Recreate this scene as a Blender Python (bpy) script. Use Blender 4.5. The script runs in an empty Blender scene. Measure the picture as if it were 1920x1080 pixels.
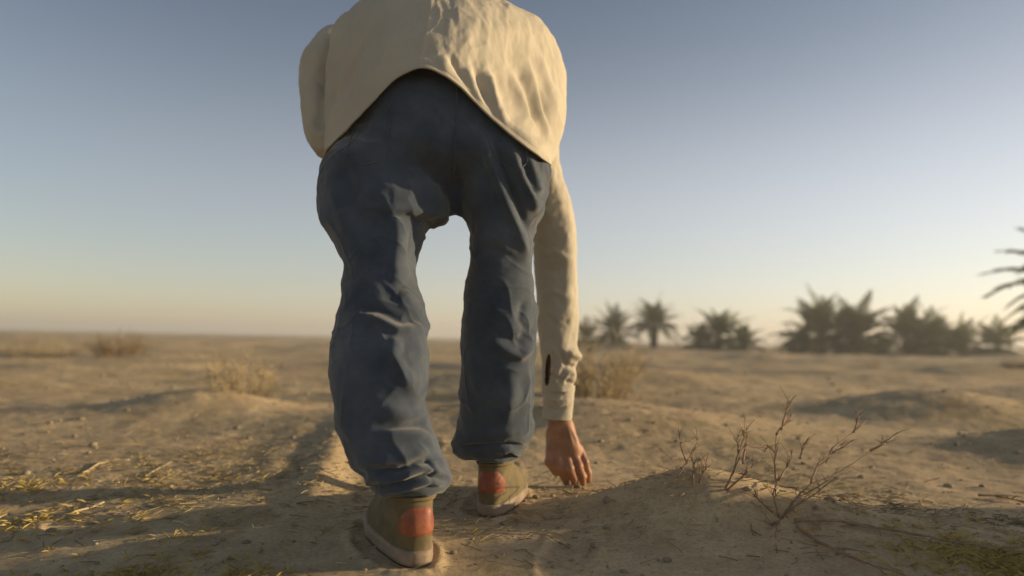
import bpy, math, random
import numpy as np
from mathutils import Vector, Matrix

# ------------------------------------------------------------------ camera
F = 1200.0                     # focal length in units of a 1920-wide frame
CAM_H = 0.42
PITCH = math.radians(4.55)
ROLL = math.radians(1.15)
scene = bpy.context.scene
C = scene.collection
cam_d = bpy.data.cameras.new('camera')
cam = bpy.data.objects.new('camera', cam_d)
C.objects.link(cam)
Rcam = Matrix.Rotation(math.radians(90) + PITCH, 3, 'X') @ Matrix.Rotation(ROLL, 3, 'Z')
cam.matrix_world = Matrix.Translation((0, 0, CAM_H)) @ Rcam.to_4x4()
cam_d.sensor_width = 36
cam_d.lens = 36 * F / 1920
cam_d.clip_start = 0.02
cam_d.clip_end = 9000
cam_d.dof.use_dof = True
cam_d.dof.focus_distance = 1.36
cam_d.dof.aperture_fstop = 1.5
scene.camera = cam

# ------------------------------------------------------------------ light
SUN_AZ = math.radians(82)      # to the right of the view direction
SUN_EL = math.radians(10.5)
world = bpy.data.worlds.new('World')
scene.world = world
world.use_nodes = True
wt = world.node_tree
for n in list(wt.nodes):
    wt.nodes.remove(n)
sky = wt.nodes.new('ShaderNodeTexSky')
sky.sky_type = 'NISHITA'
sky.sun_disc = False
sky.sun_elevation = SUN_EL
sky.sun_rotation = SUN_AZ
sky.altitude = 0
sky.air_density = 1.0
sky.dust_density = 0.7
sky.ozone_density = 1.2
hsv = wt.nodes.new('ShaderNodeHueSaturation')
hsv.inputs['Saturation'].default_value = 0.95
bgn = wt.nodes.new('ShaderNodeBackground')
bgn.inputs['Strength'].default_value = 0.115
won = wt.nodes.new('ShaderNodeOutputWorld')
wt.links.new(sky.outputs[0], hsv.inputs['Color'])
# pale dusty air: a soft band low in the sky, stronger towards the sun
def wmath(op, a, b=None):
    n = wt.nodes.new('ShaderNodeMath'); n.operation = op
    for k, q in enumerate((a, b)):
        if q is None: continue
        if isinstance(q, (int, float)): n.inputs[k].default_value = q
        else: wt.links.new(q, n.inputs[k])
    return n.outputs[0]
wtc = wt.nodes.new('ShaderNodeTexCoord'); wsp = wt.nodes.new('ShaderNodeSeparateXYZ')
wt.links.new(wtc.outputs['Generated'], wsp.inputs[0])
wz = wmath('ABSOLUTE', wsp.outputs['Z'])
wfall = wmath('DIVIDE', 1.0, wmath('ADD', 1.0, wmath('POWER', wmath('DIVIDE', wz, 0.34), 5.0)))
waz = wmath('MAXIMUM', wmath('MINIMUM', wmath('ADD', wmath('MULTIPLY', wsp.outputs['X'], 0.9), 1.22), 1.7), 0.4)
wband = wmath('MULTIPLY', wfall, waz)
wti = wt.nodes.new('ShaderNodeMix'); wti.data_type = 'RGBA'; wti.blend_type = 'MULTIPLY'; wti.inputs[0].default_value = 1
wti.inputs[7].default_value = (0.71, 0.668, 0.66, 1)
wcol = wt.nodes.new('ShaderNodeMix'); wcol.data_type = 'RGBA'; wcol.blend_type = 'MIX'
wcol.inputs[6].default_value = (0, 0, 0, 1); wcol.inputs[7].default_value = (1.32, 1.19, 1.18, 1); wcol.clamp_factor = False
wadd = wt.nodes.new('ShaderNodeMix'); wadd.data_type = 'RGBA'; wadd.blend_type = 'ADD'; wadd.inputs[0].default_value = 1
wt.links.new(wband, wcol.inputs[0]); wt.links.new(hsv.outputs[0], wti.inputs[6])
wt.links.new(wti.outputs[2], wadd.inputs[6]); wt.links.new(wcol.outputs[2], wadd.inputs[7])
wt.links.new(wadd.outputs[2], bgn.inputs['Color'])
wt.links.new(bgn.outputs[0], won.inputs['Surface'])

sun_d = bpy.data.lights.new('sun', 'SUN')
sun_d.energy = 4.4
sun_d.angle = math.radians(0.6)
sun_d.color = (1.0, 0.79, 0.50)
sun = bpy.data.objects.new('sun', sun_d)
C.objects.link(sun)
SV = Vector((math.cos(SUN_EL) * math.sin(SUN_AZ), math.cos(SUN_EL) * math.cos(SUN_AZ), math.sin(SUN_EL)))
sun.rotation_euler = SV.to_track_quat('Z', 'Y').to_euler()

scene.view_settings.view_transform = 'Standard'
scene.view_settings.look = 'None'
scene.view_settings.gamma = 1
scene.view_settings.exposure = 0.47

rnd = random.Random(11)
Rn = np.array(Rcam)

def P(px, py, d):
    """point at world depth y=d seen at photo pixel (px, py)"""
    v = Rcam @ Vector(((px - 960) / F, (540 - py) / F, -1))
    k = d / v.y
    return Vector((v.x * k, d, CAM_H + v.z * k))

def proj(co):
    """array of world points -> photo pixels"""
    v = (np.asarray(co) - np.array([0, 0, CAM_H])) @ Rn
    return 960 + F * v[:, 0] / -v[:, 2], 540 - F * v[:, 1] / -v[:, 2]

# ------------------------------------------------------------------ noise
def _hash(ix, iy, iz, seed):
    h = (ix.astype(np.int64) * 374761393 + iy.astype(np.int64) * 668265263 + iz.astype(np.int64) * 2147483647 + seed * 1274126177) & 0xffffffff
    h = ((h ^ (h >> 13)) * 1274126177) & 0xffffffff
    h = h ^ (h >> 16)
    return (h & 0xffff) / 32767.5 - 1.0

def vnoise(x, y, z=None, seed=0):
    x = np.asarray(x, float); y = np.asarray(y, float)
    z = np.zeros_like(x) if z is None else np.asarray(z, float)
    ix, iy, iz = np.floor(x), np.floor(y), np.floor(z)
    fx, fy, fz = x - ix, y - iy, z - iz
    s = lambda t: t * t * t * (t * (t * 6 - 15) + 10)
    fx, fy, fz = s(fx), s(fy), s(fz)
    r = 0
    for a in (0, 1):
        for b in (0, 1):
            for c in (0, 1):
                w = (fx if a else 1 - fx) * (fy if b else 1 - fy) * (fz if c else 1 - fz)
                r = r + w * _hash(ix + a, iy + b, iz + c, seed)
    return r

def fbm(x, y, z=None, oct=4, seed=0):
    r = 0; a = 1.0; f = 1.0
    for o in range(oct):
        r = r + a * vnoise(np.asarray(x) * f + 17.3 * o, np.asarray(y) * f - 9.1 * o, None if z is None else np.asarray(z) * f, seed + o)
        a *= 0.5; f *= 2.03
    return r

# ------------------------------------------------------------------ mesh helpers
class MB:
    def __init__(self):
        self.v = []; self.f = []; self.n = 0; self.mi = []
    def add(self, v, f, mi=0):
        v = np.asarray(v, float).reshape(-1, 3)
        for q in f:
            self.f.append([i + self.n for i in q]); self.mi.append(mi)
        self.v.append(v); self.n += len(v)
    def tube(self, pts, radii, seg=6, cap=True):
        pts = [Vector(p) for p in pts]
        n = len(pts); V = []
        up = Vector((0.13, 0.21, 1)).normalized()
        for i, p in enumerate(pts):
            t = (pts[min(i + 1, n - 1)] - pts[max(i - 1, 0)])
            t = t.normalized() if t.length > 1e-9 else Vector((0, 0, 1))
            a = t.cross(up)
            if a.length < 1e-3: a = t.cross(Vector((1, 0, 0)))
            a.normalize(); b = t.cross(a)
            r = radii[i] if hasattr(radii, '__len__') else radii
            for k in range(seg):
                w = 2 * math.pi * k / seg
                V.append(p + a * (r * math.cos(w)) + b * (r * math.sin(w)))
        fs = []
        for i in range(n - 1):
            for k in range(seg):
                k2 = (k + 1) % seg
                fs.append([i * seg + k, i * seg + k2, (i + 1) * seg + k2, (i + 1) * seg + k])
        if cap:
            fs.append(list(range(seg))[::-1]); fs.append([(n - 1) * seg + k for k in range(seg)])
        self.add([tuple(v) for v in V], fs)
    def build(self, name, mat, parent=None, origin=None, smooth=True):
        v = np.concatenate(self.v) if self.v else np.zeros((0, 3))
        return mesh_obj(name, v, self.f, mat, parent, origin, smooth)

def mesh_obj(name, v, f, mat, parent=None, origin=None, smooth=True):
    v = np.asarray(v, float)
    po = Vector((0, 0, 0)) if parent is None else parent.matrix_world.translation if False else Vector(parent.get('_o', (0, 0, 0)))
    o0 = Vector(origin) if origin is not None else (po if parent is not None else Vector((0, 0, 0)))
    me = bpy.data.meshes.new(name)
    me.from_pydata((v - np.array(o0)).tolist(), [], f if isinstance(f, list) else f.tolist())
    me.update()
    if smooth:
        me.polygons.foreach_set('use_smooth', [True] * len(me.polygons))
    for m in (mat if isinstance(mat, (list, tuple)) else [mat]):
        me.materials.append(m)
    o = bpy.data.objects.new(name, me)
    C.objects.link(o)
    if parent is not None:
        o.parent = parent
        o.location = o0 - po
    else:
        o.location = o0
    o['_o'] = tuple(o0)
    return o

def empty(name, loc):
    o = bpy.data.objects.new(name, None)
    C.objects.link(o); o.location = loc; o['_o'] = tuple(loc)
    o.empty_display_size = 0.1
    return o

def tag(o, label=None, cat=None, group=None, kind=None):
    if label: o['label'] = label
    if cat: o['category'] = cat
    if group: o['group'] = group
    if kind: o['kind'] = kind
    return o

def normals(v, f):
    f = np.asarray(f)
    a = np.cross(v[f[:, 2]] - v[f[:, 0]], v[f[:, 3]] - v[f[:, 1]])
    n = np.zeros_like(v)
    for k in range(4):
        np.add.at(n, f[:, k], a)
    return n / (np.linalg.norm(n, axis=1, keepdims=True) + 1e-12)

def surface_nets(fn, lo, hi, h):
    """fn(X,Y,Z)->sdf array; or fn already an array"""
    lo = np.array(lo, float); hi = np.array(hi, float)
    n = np.ceil((hi - lo) / h - 1e-6).astype(int) + 1 if callable(fn) else np.array(fn.shape)
    xs = [lo[i] + h * np.arange(n[i]) for i in range(3)]
    f = fn(xs[0][:, None, None], xs[1][None, :, None], xs[2][None, None, :]) if callable(fn) else fn
    f = np.broadcast_to(f, tuple(n)).astype(np.float32)
    s = f < 0
    c = s[:-1, :-1, :-1].astype(np.int8)
    for a, b, d in ((1,0,0),(0,1,0),(0,0,1),(1,1,0),(1,0,1),(0,1,1),(1,1,1)):
        c = c + s[a:n[0]-1+a, b:n[1]-1+b, d:n[2]-1+d]
    act = (c > 0) & (c < 8)
    idx = np.argwhere(act)
    ids = -np.ones(act.shape, int)
    ids[act] = np.arange(len(idx))
    acc = np.zeros((len(idx), 3)); cnt = np.zeros(len(idx))
    corners = [(a, b, d) for a in (0, 1) for b in (0, 1) for d in (0, 1)]
    for ca in corners:
        for ax in range(3):
            if ca[ax] == 0:
                cb = list(ca); cb[ax] = 1
                fa = f[idx[:, 0] + ca[0], idx[:, 1] + ca[1], idx[:, 2] + ca[2]]
                fb = f[idx[:, 0] + cb[0], idx[:, 1] + cb[1], idx[:, 2] + cb[2]]
                m = (fa < 0) != (fb < 0)
                t = np.where(m, fa / np.where(m, fa - fb, 1), 0)
                p = np.tile(np.array(ca, float), (len(idx), 1)); p[:, ax] = t
                acc[m] += p[m]; cnt[m] += 1
    v = lo + h * (idx + acc / cnt[:, None])
    quads = []
    for ax in range(3):
        b, d = (ax + 1) % 3, (ax + 2) % 3
        sl0 = [slice(None)] * 3; sl1 = [slice(None)] * 3
        sl0[ax] = slice(0, -1); sl1[ax] = slice(1, None)
        ch = s[tuple(sl0)] != s[tuple(sl1)]
        e = np.argwhere(ch)
        e = e[(e[:, b] > 0) & (e[:, d] > 0) & (e[:, b] < n[b] - 1) & (e[:, d] < n[d] - 1)]
        q = []
        for db, dd in ((-1, -1), (0, -1), (0, 0), (-1, 0)):
            g = e.copy(); g[:, b] += db; g[:, d] += dd
            q.append(ids[g[:, 0], g[:, 1], g[:, 2]])
        q = np.stack(q, 1)
        inside = s[e[:, 0], e[:, 1], e[:, 2]]
        q[~inside] = q[~inside][:, ::-1]
        quads.append(q)
    return v, np.concatenate(quads)

def smooth_mesh(v, f, it=2, w=0.5):
    for _ in range(it):
        s = np.zeros_like(v); c = np.zeros(len(v))
        for k in range(4):
            for j in (1, 3):
                np.add.at(s, f[:, k], v[f[:, (k + j) % 4]])
                np.add.at(c, f[:, k], 1)
        v = v * (1 - w) + w * s / c[:, None]
    return v

def smin(a, b, k):
    h = np.clip(0.5 + 0.5 * (b - a) / k, 0, 1)
    return b * (1 - h) + a * h - k * h * (1 - h)

def spl(xs, ys, x):
    """monotone-ish cubic (Catmull-Rom) interpolation of ys over xs (ascending)"""
    xs = np.asarray(xs, float); ys = np.asarray(ys, float)
    m = np.gradient(ys, xs)
    i = np.clip(np.searchsorted(xs, x) - 1, 0, len(xs) - 2)
    h = xs[i + 1] - xs[i]
    t = np.clip((x - xs[i]) / h, 0, 1)
    return ((2*t**3 - 3*t**2 + 1) * ys[i] + (t**3 - 2*t**2 + t) * h * m[i] + (-2*t**3 + 3*t**2) * ys[i+1] + (t**3 - t**2) * h * m[i+1])

# ------------------------------------------------------------------ materials
def mat(name, c1, c2=None, scale=8, rough=0.9, bump=0.0, bscale=200, c3=None, detail=6, sheen=0, trans=0, weave=0, spec=0.3):
    m = bpy.data.materials.new(name); m.use_nodes = True
    nt = m.node_tree; N = nt.nodes; L = nt.links
    b = N['Principled BSDF']
    b.inputs['Roughness'].default_value = rough
    b.inputs['Specular IOR Level'].default_value = spec
    if sheen:
        b.inputs['Sheen Weight'].default_value = sheen
        b.inputs['Sheen Roughness'].default_value = 0.45; b.inputs['Sheen Tint'].default_value = (1.0, 0.9, 0.7, 1)
    tc = N.new('ShaderNodeTexCoord')
    if c2:
        nz = N.new('ShaderNodeTexNoise'); nz.inputs['Scale'].default_value = scale; nz.inputs['Detail'].default_value = detail
        nz.inputs['Roughness'].default_value = 0.62
        cr = N.new('ShaderNodeValToRGB')
        cr.color_ramp.elements[0].color = (*c1, 1); cr.color_ramp.elements[0].position = 0.32
        cr.color_ramp.elements[1].color = (*c2, 1); cr.color_ramp.elements[1].position = 0.68
        if c3:
            e = cr.color_ramp.elements.new(0.5); e.color = (*c3, 1)
        L.new(tc.outputs['Object'], nz.inputs['Vector']); L.new(nz.outputs['Fac'], cr.inputs['Fac'])
        L.new(cr.outputs['Color'], b.inputs['Base Color'])
    else:
        b.inputs['Base Color'].default_value = (*c1, 1)
    if bump:
        n2 = N.new('ShaderNodeTexNoise'); n2.inputs['Scale'].default_value = bscale; n2.inputs['Detail'].default_value = 5
        bp = N.new('ShaderNodeBump'); bp.inputs['Strength'].default_value = bump; bp.inputs['Distance'].default_value = 0.002
        L.new(tc.outputs['Object'], n2.inputs['Vector']); L.new(n2.outputs['Fac'], bp.inputs['Height'])
        L.new(bp.outputs['Normal'], b.inputs['Normal'])
    if trans:
        t = N.new('ShaderNodeBsdfTranslucent')
        mx = N.new('ShaderNodeMixShader'); mx.inputs[0].default_value = trans
        if c2: L.new(cr.outputs['Color'], t.inputs['Color'])
        else: t.inputs['Color'].default_value = (*c1, 1)
        L.new(b.outputs[0], mx.inputs[1]); L.new(t.outputs[0], mx.inputs[2])
        L.new(mx.outputs[0], N['Material Output'].inputs['Surface'])
    return m

M_denim = mat('denim', (0.038, 0.052, 0.076), (0.094, 0.112, 0.138), 9, 0.95, 0.5, 900, detail=9, sheen=0.45, spec=0.15)
M_thread = mat('denim_seam', (0.012, 0.016, 0.028), (0.025, 0.03, 0.045), 60, 0.95)
M_shirt = mat('shirt_cotton', (0.52, 0.455, 0.345), (0.61, 0.54, 0.415), 5, 0.92, 0.35, 700, trans=0.15, spec=0.15)
M_skin = mat('skin', (0.29, 0.135, 0.07), (0.44, 0.22, 0.115), 30, 0.55, 0.5, 260, spec=0.4)
M_sock = mat('sock', (0.34, 0.31, 0.26), (0.44, 0.40, 0.33), 30, 0.95, 0.6, 500)
M_shoe = mat('shoe_canvas', (0.12, 0.095, 0.05), (0.20, 0.15, 0.07), 30, 0.85, 0.5, 600)
M_patch = mat('heel_patch_red', (0.22, 0.055, 0.03), (0.38, 0.13, 0.06), 40, 0.5, 0.3, 300)
M_sole = mat('sole_rubber', (0.20, 0.145, 0.095), (0.34, 0.25, 0.175), 30, 0.7, 0.4, 200)
M_out = mat('outsole', (0.03, 0.025, 0.02), (0.06, 0.05, 0.04), 30, 0.9)
M_hair = mat('hair', (0.012, 0.010, 0.009), (0.03, 0.025, 0.02), 60, 0.7, 0.6, 300)
M_trunk = mat('palm_trunk_bark', (0.06, 0.045, 0.03), (0.14, 0.10, 0.065), 6, 0.95, 0.8, 30)
M_frond = mat('palm_frond', (0.09, 0.11, 0.035), (0.18, 0.19, 0.065), 2, 0.7, trans=0.3)
M_drytwig = mat('dry_twig', (0.24, 0.14, 0.08), (0.42, 0.29, 0.18), 40, 0.85, 0.5, 400)
M_straw = mat('straw', (0.42, 0.33, 0.17), (0.60, 0.48, 0.28), 30, 0.8)
M_litter = mat('litter_dark', (0.11, 0.075, 0.04), (0.42, 0.32, 0.17), 9, 0.9)
M_bush = mat('dry_bush_stems', (0.44, 0.34, 0.19), (0.60, 0.48, 0.29), 4, 0.9, trans=0.2)
M_bushd = mat('brown_bush_stems', (0.16, 0.10, 0.05), (0.30, 0.20, 0.10), 4, 0.9)
M_weed = mat('yellow_green_weed', (0.46, 0.36, 0.10), (0.62, 0.48, 0.20), 12, 0.8, trans=0.25)
M_stone = mat('pebble_stone', (0.20, 0.16, 0.11), (0.36, 0.29, 0.20), 30, 0.9, 0.6, 200)

def ground_mat():
    m = bpy.data.materials.new('desert_sand'); m.use_nodes = True
    nt = m.node_tree; N = nt.nodes; L = nt.links; b = N['Principled BSDF']
    b.inputs['Roughness'].default_value = 0.95; b.inputs['Specular IOR Level'].default_value = 0.1
    tc = N.new('ShaderNodeTexCoord')
    def noise(s, d=6, r=0.6, vec=None):
        n = N.new('ShaderNodeTexNoise'); n.inputs['Scale'].default_value = s; n.inputs['Detail'].default_value = d
        n.inputs['Roughness'].default_value = r
        L.new(vec or tc.outputs['Object'], n.inputs['Vector']); return n
    def ramp(src, stops):
        c = N.new('ShaderNodeValToRGB'); e = c.color_ramp.elements
        e[0].position, e[0].color = stops[0][0], (*stops[0][1], 1)
        e[1].position, e[1].color = stops[-1][0], (*stops[-1][1], 1)
        for p, col in stops[1:-1]:
            q = e.new(p); q.color = (*col, 1)
        L.new(src, c.inputs['Fac']); return c
    def mix(fac, a, bb, mode='MIX'):
        x = N.new('ShaderNodeMix'); x.data_type = 'RGBA'; x.blend_type = mode
        if isinstance(fac, float): x.inputs[0].default_value = fac
        else: L.new(fac, x.inputs[0])
        L.new(a, x.inputs[6]); L.new(bb, x.inputs[7]); return x.outputs[2]
    big = ramp(noise(0.7, 5).outputs['Fac'], [(0.35, (0.54, 0.40, 0.235)), (0.5, (0.61, 0.455, 0.265)), (0.66, (0.68, 0.51, 0.295))])
    med = ramp(noise(7, 8, 0.7).outputs['Fac'], [(0.35, (0.72, 0.70, 0.68)), (0.62, (1.0, 1.0, 1.0))])
    c = mix(1.0, big.outputs[0], med.outputs[0], 'MULTIPLY')
    fine = ramp(noise(110, 5, 0.75).outputs['Fac'], [(0.33, (0.55, 0.52, 0.48)), (0.5, (0.93, 0.93, 0.93)), (0.72, (1.12, 1.1, 1.05))])
    c = mix(0.75, c, fine.outputs[0], 'MULTIPLY')
    # dry yellowish scurf in patches
    pm = ramp(noise(1.6, 6, 0.7).outputs['Fac'], [(0.53, (0, 0, 0)), (0.63, (1, 1, 1))])
    yl = ramp(noise(45, 5, 0.8).outputs['Fac'], [(0.35, (0.13, 0.09, 0.045)), (0.65, (0.40, 0.31, 0.11))])
    f2 = N.new('ShaderNodeMath'); f2.operation = 'MULTIPLY'; f2.inputs[1].default_value = 0.45
    L.new(pm.outputs[0], f2.inputs[0])
    c = mix(f2.outputs[0], c, yl.outputs[0])
    L.new(c, b.inputs['Base Color'])
    add = N.new('ShaderNodeMath'); add.operation = 'ADD'
    sc = N.new('ShaderNodeMath'); sc.operation = 'MULTIPLY'; sc.inputs[1].default_value = 0.25
    L.new(noise(260, 4, 0.7).outputs['Fac'], sc.inputs[0])
    L.new(noise(35, 8, 0.65).outputs['Fac'], add.inputs[0]); L.new(sc.outputs[0], add.inputs[1])
    bp = N.new('ShaderNodeBump'); bp.inputs['Strength'].default_value = 0.36; bp.inputs['Distance'].default_value = 0.012
    L.new(add.outputs[0], bp.inputs['Height']); L.new(bp.outputs['Normal'], b.inputs['Normal'])
    return m
M_ground = ground_mat()

# ------------------------------------------------------------------ ground
FEET = [(-0.20, 1.27), (-0.045, 1.62), (0.16, 1.90)]
SD = np.array([SV.x, SV.y]); SD /= np.linalg.norm(SD)

def H(x, y):
    x = np.asarray(x, float); y = np.asarray(y, float)
    r = np.hypot(x, y)
    g = lambda cx, cy, sx, sy, a=0: np.exp(-(((x - cx) * math.cos(a) + (y - cy) * math.sin(a)) / sx) ** 2 - ((-(x - cx) * math.sin(a) + (y - cy) * math.cos(a)) / sy) ** 2)
    z = 0.0
    # broad undulation: growing away from the feet
    far = np.clip((r - 1.6) / 5, 0, 1)
    z = z + 0.055 * far * fbm(x / 1.5, y / 1.1, oct=3, seed=3)
    z = z + 0.12 * np.clip((r - 6) / 18, 0, 1) * np.clip((400 - r) / 300, 0, 1) * fbm(x / 6, y / 4.5, oct=3, seed=8)
    mid = np.clip((r - 1.0) / 2.5, 0, 1)
    z = z + 0.010 * mid * fbm(x / 0.95, y / 0.42, oct=4, seed=5)
    z = z + (0.0026 + 0.0006 * np.clip((y - 1.3) / 1, 0, 1)) * fbm(x / 0.09, y / 0.07, oct=4, seed=21) * np.clip((60 - r) / 50, 0, 1)
    # dip in the left foreground, small mound in front of the shrubs
    z = z - 0.085 * np.clip((-x - 0.30) / 0.9, 0, 1) * np.clip((1.75 - y) / 0.6, 0, 1)
    z = z + 0.105 * g(0.47, 1.60, 0.25, 0.15)
    z = z + 0.03 * g(0.9, 1.45, 0.35, 0.3)
    # lit furrow ridges beyond the left foot
    d1 = (x + 0.50) + 0.20 * (y - 1.69); d2 = (x + 0.66) + 0.20 * (y - 1.69)
    m = np.clip((y - 1.45) / 0.35, 0, 1) * np.clip((3.1 - y) / 0.7, 0, 1)
    z = z + m * (0.034 * np.exp(-(d1 / 0.07) ** 2) + 0.012 * np.exp(-(d2 / 0.08) ** 2))
    # hummocks
    z = z + 0.10 * g(-1.55, 3.3, 0.45, 0.30) + 0.16 * g(2.6, 3.9, 0.7, 0.45) + 0.12 * g(2.3, 2.6, 0.45, 0.35) + 0.15 * g(0.35, 3.0, 1.05, 0.5)
    z = z + 0.12 * g(-3.4, 4.3, 0.8, 0.4) + 0.14 * g(1.0, 6.0, 1.8, 0.7)
    # bank added to the right, unseen outside the frame, to shade the foreground
    u = (x - 0.15) * SD[0] + (y - 1.72) * SD[1]
    w = -(x - 0.15) * SD[1] + (y - 1.72) * SD[0]
    wv = w + 0.06 * fbm(u / 0.9, u * 0 + 4.0, oct=3, seed=31)
    sm = lambda t: np.clip(t, 0, 1) ** 2 * (3 - 2 * np.clip(t, 0, 1))
    z = z + (0.78 + 0.10 * fbm(x / 0.8, y / 0.8, oct=4, seed=33) * np.clip((u - 2.4) / 1, 0, 1)) * sm((u - 2.0) / 2.0) * sm((9.0 - u) / 4) * sm((-wv + 0.12) / 0.5) * sm((w + 7) / 4)
    # scuffed footprints
    for fx, fy, fa in ((-0.52, 1.12, .5), (-0.33, .98, .2), (0.12, 1.30, -.2), (-.02, 2.1, .1), (-.3, 2.35, -.1), (-.95, 1.5, 1.2), (.1, 2.7, 0.1)):
        q = ((x - fx) * math.cos(fa) + (y - fy) * math.sin(fa)) / .055; w_ = (-(x - fx) * math.sin(fa) + (y - fy) * math.cos(fa)) / .14
        rr_ = np.sqrt(q ** 2 + w_ ** 2)
        rr_ = rr_ + .18 * vnoise(x / .03, y / .03, None, 77); z = z - .006 * np.clip(1 - rr_ ** 4, 0, 1) + .003 * np.exp(-((rr_ - 1.12) / .2) ** 2)
    # level where feet and hand touch
    for fx, fy in FEET:
        k = np.exp(-((x - fx) ** 2 + (y - fy) ** 2) / 0.17 ** 2)
        z = z * (1 - k * 0.93)
    # sand pushed up round the soles
    for fx, fy, fa in ((-0.232, 1.335, 0.42), (-0.030, 1.685, -0.19)):
        q = ((x - fx) * math.cos(fa) + (y - fy) * math.sin(fa)) / .078; w_ = (-(x - fx) * math.sin(fa) + (y - fy) * math.cos(fa)) / .185
        rr_ = np.sqrt(q ** 2 + w_ ** 2)
        z = z + (.0055 + .004 * vnoise(x / .025, y / .025, None, 78)) * np.exp(-((rr_ - 1.02) / .14) ** 2)
    return z

def Hs(x, y): return float(H(np.array([x]), np.array([y]))[0])

def G(px, py, lift=0.0):
    """where the sight line of a photo pixel meets the ground"""
    v = Rcam @ Vector(((px - 960) / F, (540 - py) / F, -1)); v = v / v.y
    d = 0.8
    for _ in range(900):
        if CAM_H + v.z * d < Hs(v.x * d, d) + lift: break
        d *= 1.008
    return Vector((v.x * d, d, Hs(v.x * d, d)))

# polar sheet, finer ahead of the camera
na, nr = 900, 620
t = np.linspace(0, 1, na, endpoint=False)
# density: most columns within +-55 deg of the view direction
front = 0.86
ang = np.where(t < front, (t / front - 0.5) * math.radians(110), math.radians(55) + (t - front) / (1 - front) * math.radians(250))
rad = np.concatenate([[0.25, 0.4, 0.55, 0.7], np.geomspace(0.8, 8, 380), np.geomspace(8, 80, 170)[1:], np.geomspace(80, 6000, 68)[1:]])
nr = len(rad)
RX = rad[:, None] * np.sin(ang)[None, :]; RY = rad[:, None] * np.cos(ang)[None, :]
gv = np.stack([RX, RY, H(RX, RY)], -1).reshape(-1, 3)
i = np.arange(nr - 1)[:, None] * na; j = np.arange(na)[None, :]; j2 = (j + 1) % na
gf = np.stack([i + j, i + j2, i + na + j2, i + na + j], -1).reshape(-1, 4)[:, ::-1]
gf = gf.tolist(); gf.append(list(range(na)))
gr = mesh_obj('ground', gv, gf, M_ground)
tag(gr, kind='structure', label='uneven sandy desert ground with dry litter')

# ------------------------------------------------------------------ person
ORG = Vector((-0.12, 1.42, 0.0))
person = empty('person', ORG)
tag(person, 'person in beige shirt and dark blue jeans bending over to touch the sand', 'person')

def stroke_disp(v, strokes, px=None, py=None):
    if px is None: px, py = proj(v)
    out = np.zeros(len(v))
    for pts, wl, wr, amp in strokes:
        pts = np.array(pts, float)
        best = np.full(len(v), 1e9); side = np.zeros(len(v)); tt = np.zeros(len(v))
        L = len(pts) - 1
        for k in range(L):
            a, b = pts[k], pts[k + 1]; ab = b - a; l2 = (ab ** 2).sum()
            u = np.clip(((px - a[0]) * ab[0] + (py - a[1]) * ab[1]) / l2, 0, 1)
            dx = px - a[0] - u * ab[0]; dy = py - a[1] - u * ab[1]
            d = np.hypot(dx, dy); s = np.sign(ab[0] * dy - ab[1] * dx)
            m = d < best
            best[m] = d[m]; side[m] = s[m]; tt[m] = (k + u[m]) / L
        w = np.where(side > 0, wl, wr)     # side>0: right of travel when y is down means ccw
        taper = np.clip(np.sin(np.pi * np.clip(tt, 0.04, 0.96)) * 1.6, 0, 1)
        out += amp * taper * np.exp(-(best / w) ** 2)
    return out

# ---- trousers
# rows: py, left x, right x, depth, half depth
LEG_L = [(278, 648, 800, 1.415, .10), (300, 616, 815, 1.40, .12), (345, 601, 826, 1.39, .120), (370, 600, 838, 1.38, .118), (400, 599, 835, 1.373, .114), (412, 600, 831, 1.37, .112), (418, 601, 808, 1.37, .110), (424, 604, 802, 1.367, .108), (445, 618, 794, 1.36, .104), (480, 638, 782, 1.345, .094),
         (515, 645, 779, 1.33, .088), (560, 640, 790, 1.31, .086), (605, 634, 803, 1.295, .088), (650, 626, 804, 1.28, .088), (700, 620, 808, 1.272, .085), (760, 627, 800, 1.265, .082),
         (800, 634, 806, 1.262, .082), (840, 648, 824, 1.26, .084), (868, 660, 836, 1.258, .080), (885, 676, 842, 1.257, .074), (902, 694, 840, 1.256, .066), (916, 698, 832, 1.256, .060)]
LEG_R = [(275, 846, 1010, 1.425, .112), (300, 846, 1024, 1.425, .122), (360, 852, 1027, 1.43, .115), (395, 866, 1018, 1.435, .108), (430, 880, 1004, 1.445, .100), (470, 880, 999, 1.455, .094), (515, 874, 1001, 1.47, .088),
         (560, 869, 1003, 1.485, .086), (620, 865, 1006, 1.505, .086), (700, 862, 1004, 1.53, .084), (760, 858, 1001, 1.55, .082), (805, 858, 999, 1.565, .080),
         (830, 848, 994, 1.572, .078), (844, 850, 982, 1.58, .068), (857, 860, 970, 1.58, .060)]
def leg_tab(rows):
    R = []
    for py, xl, xr, d, ry in rows:
        a = P(xl, py, d); b = P(xr, py, d)
        R.append(((a.z + b.z) / 2, (a.x + b.x) / 2, d, (b.x - a.x) / 2, ry))
    R.sort()
    return np.array(R)
TL, TR = leg_tab(LEG_L), leg_tab(LEG_R)
def leg_sdf(X, Y, Z, T, zcut=0.006):
    z = np.clip(Z, T[0, 0], T[-1, 0])
    cx, cy, rx, ry = (spl(T[:, 0], T[:, k], z) for k in (1, 2, 3, 4))
    q = np.sqrt(((X - cx) / rx) ** 2 + ((Y - cy) / ry) ** 2)
    d = (q - 1) * np.minimum(rx, ry)
    dz = np.maximum(T[0, 0] - Z, Z - T[-1, 0])
    return np.maximum(d, dz)
zc = P(850, 372, 1.42).z
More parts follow.
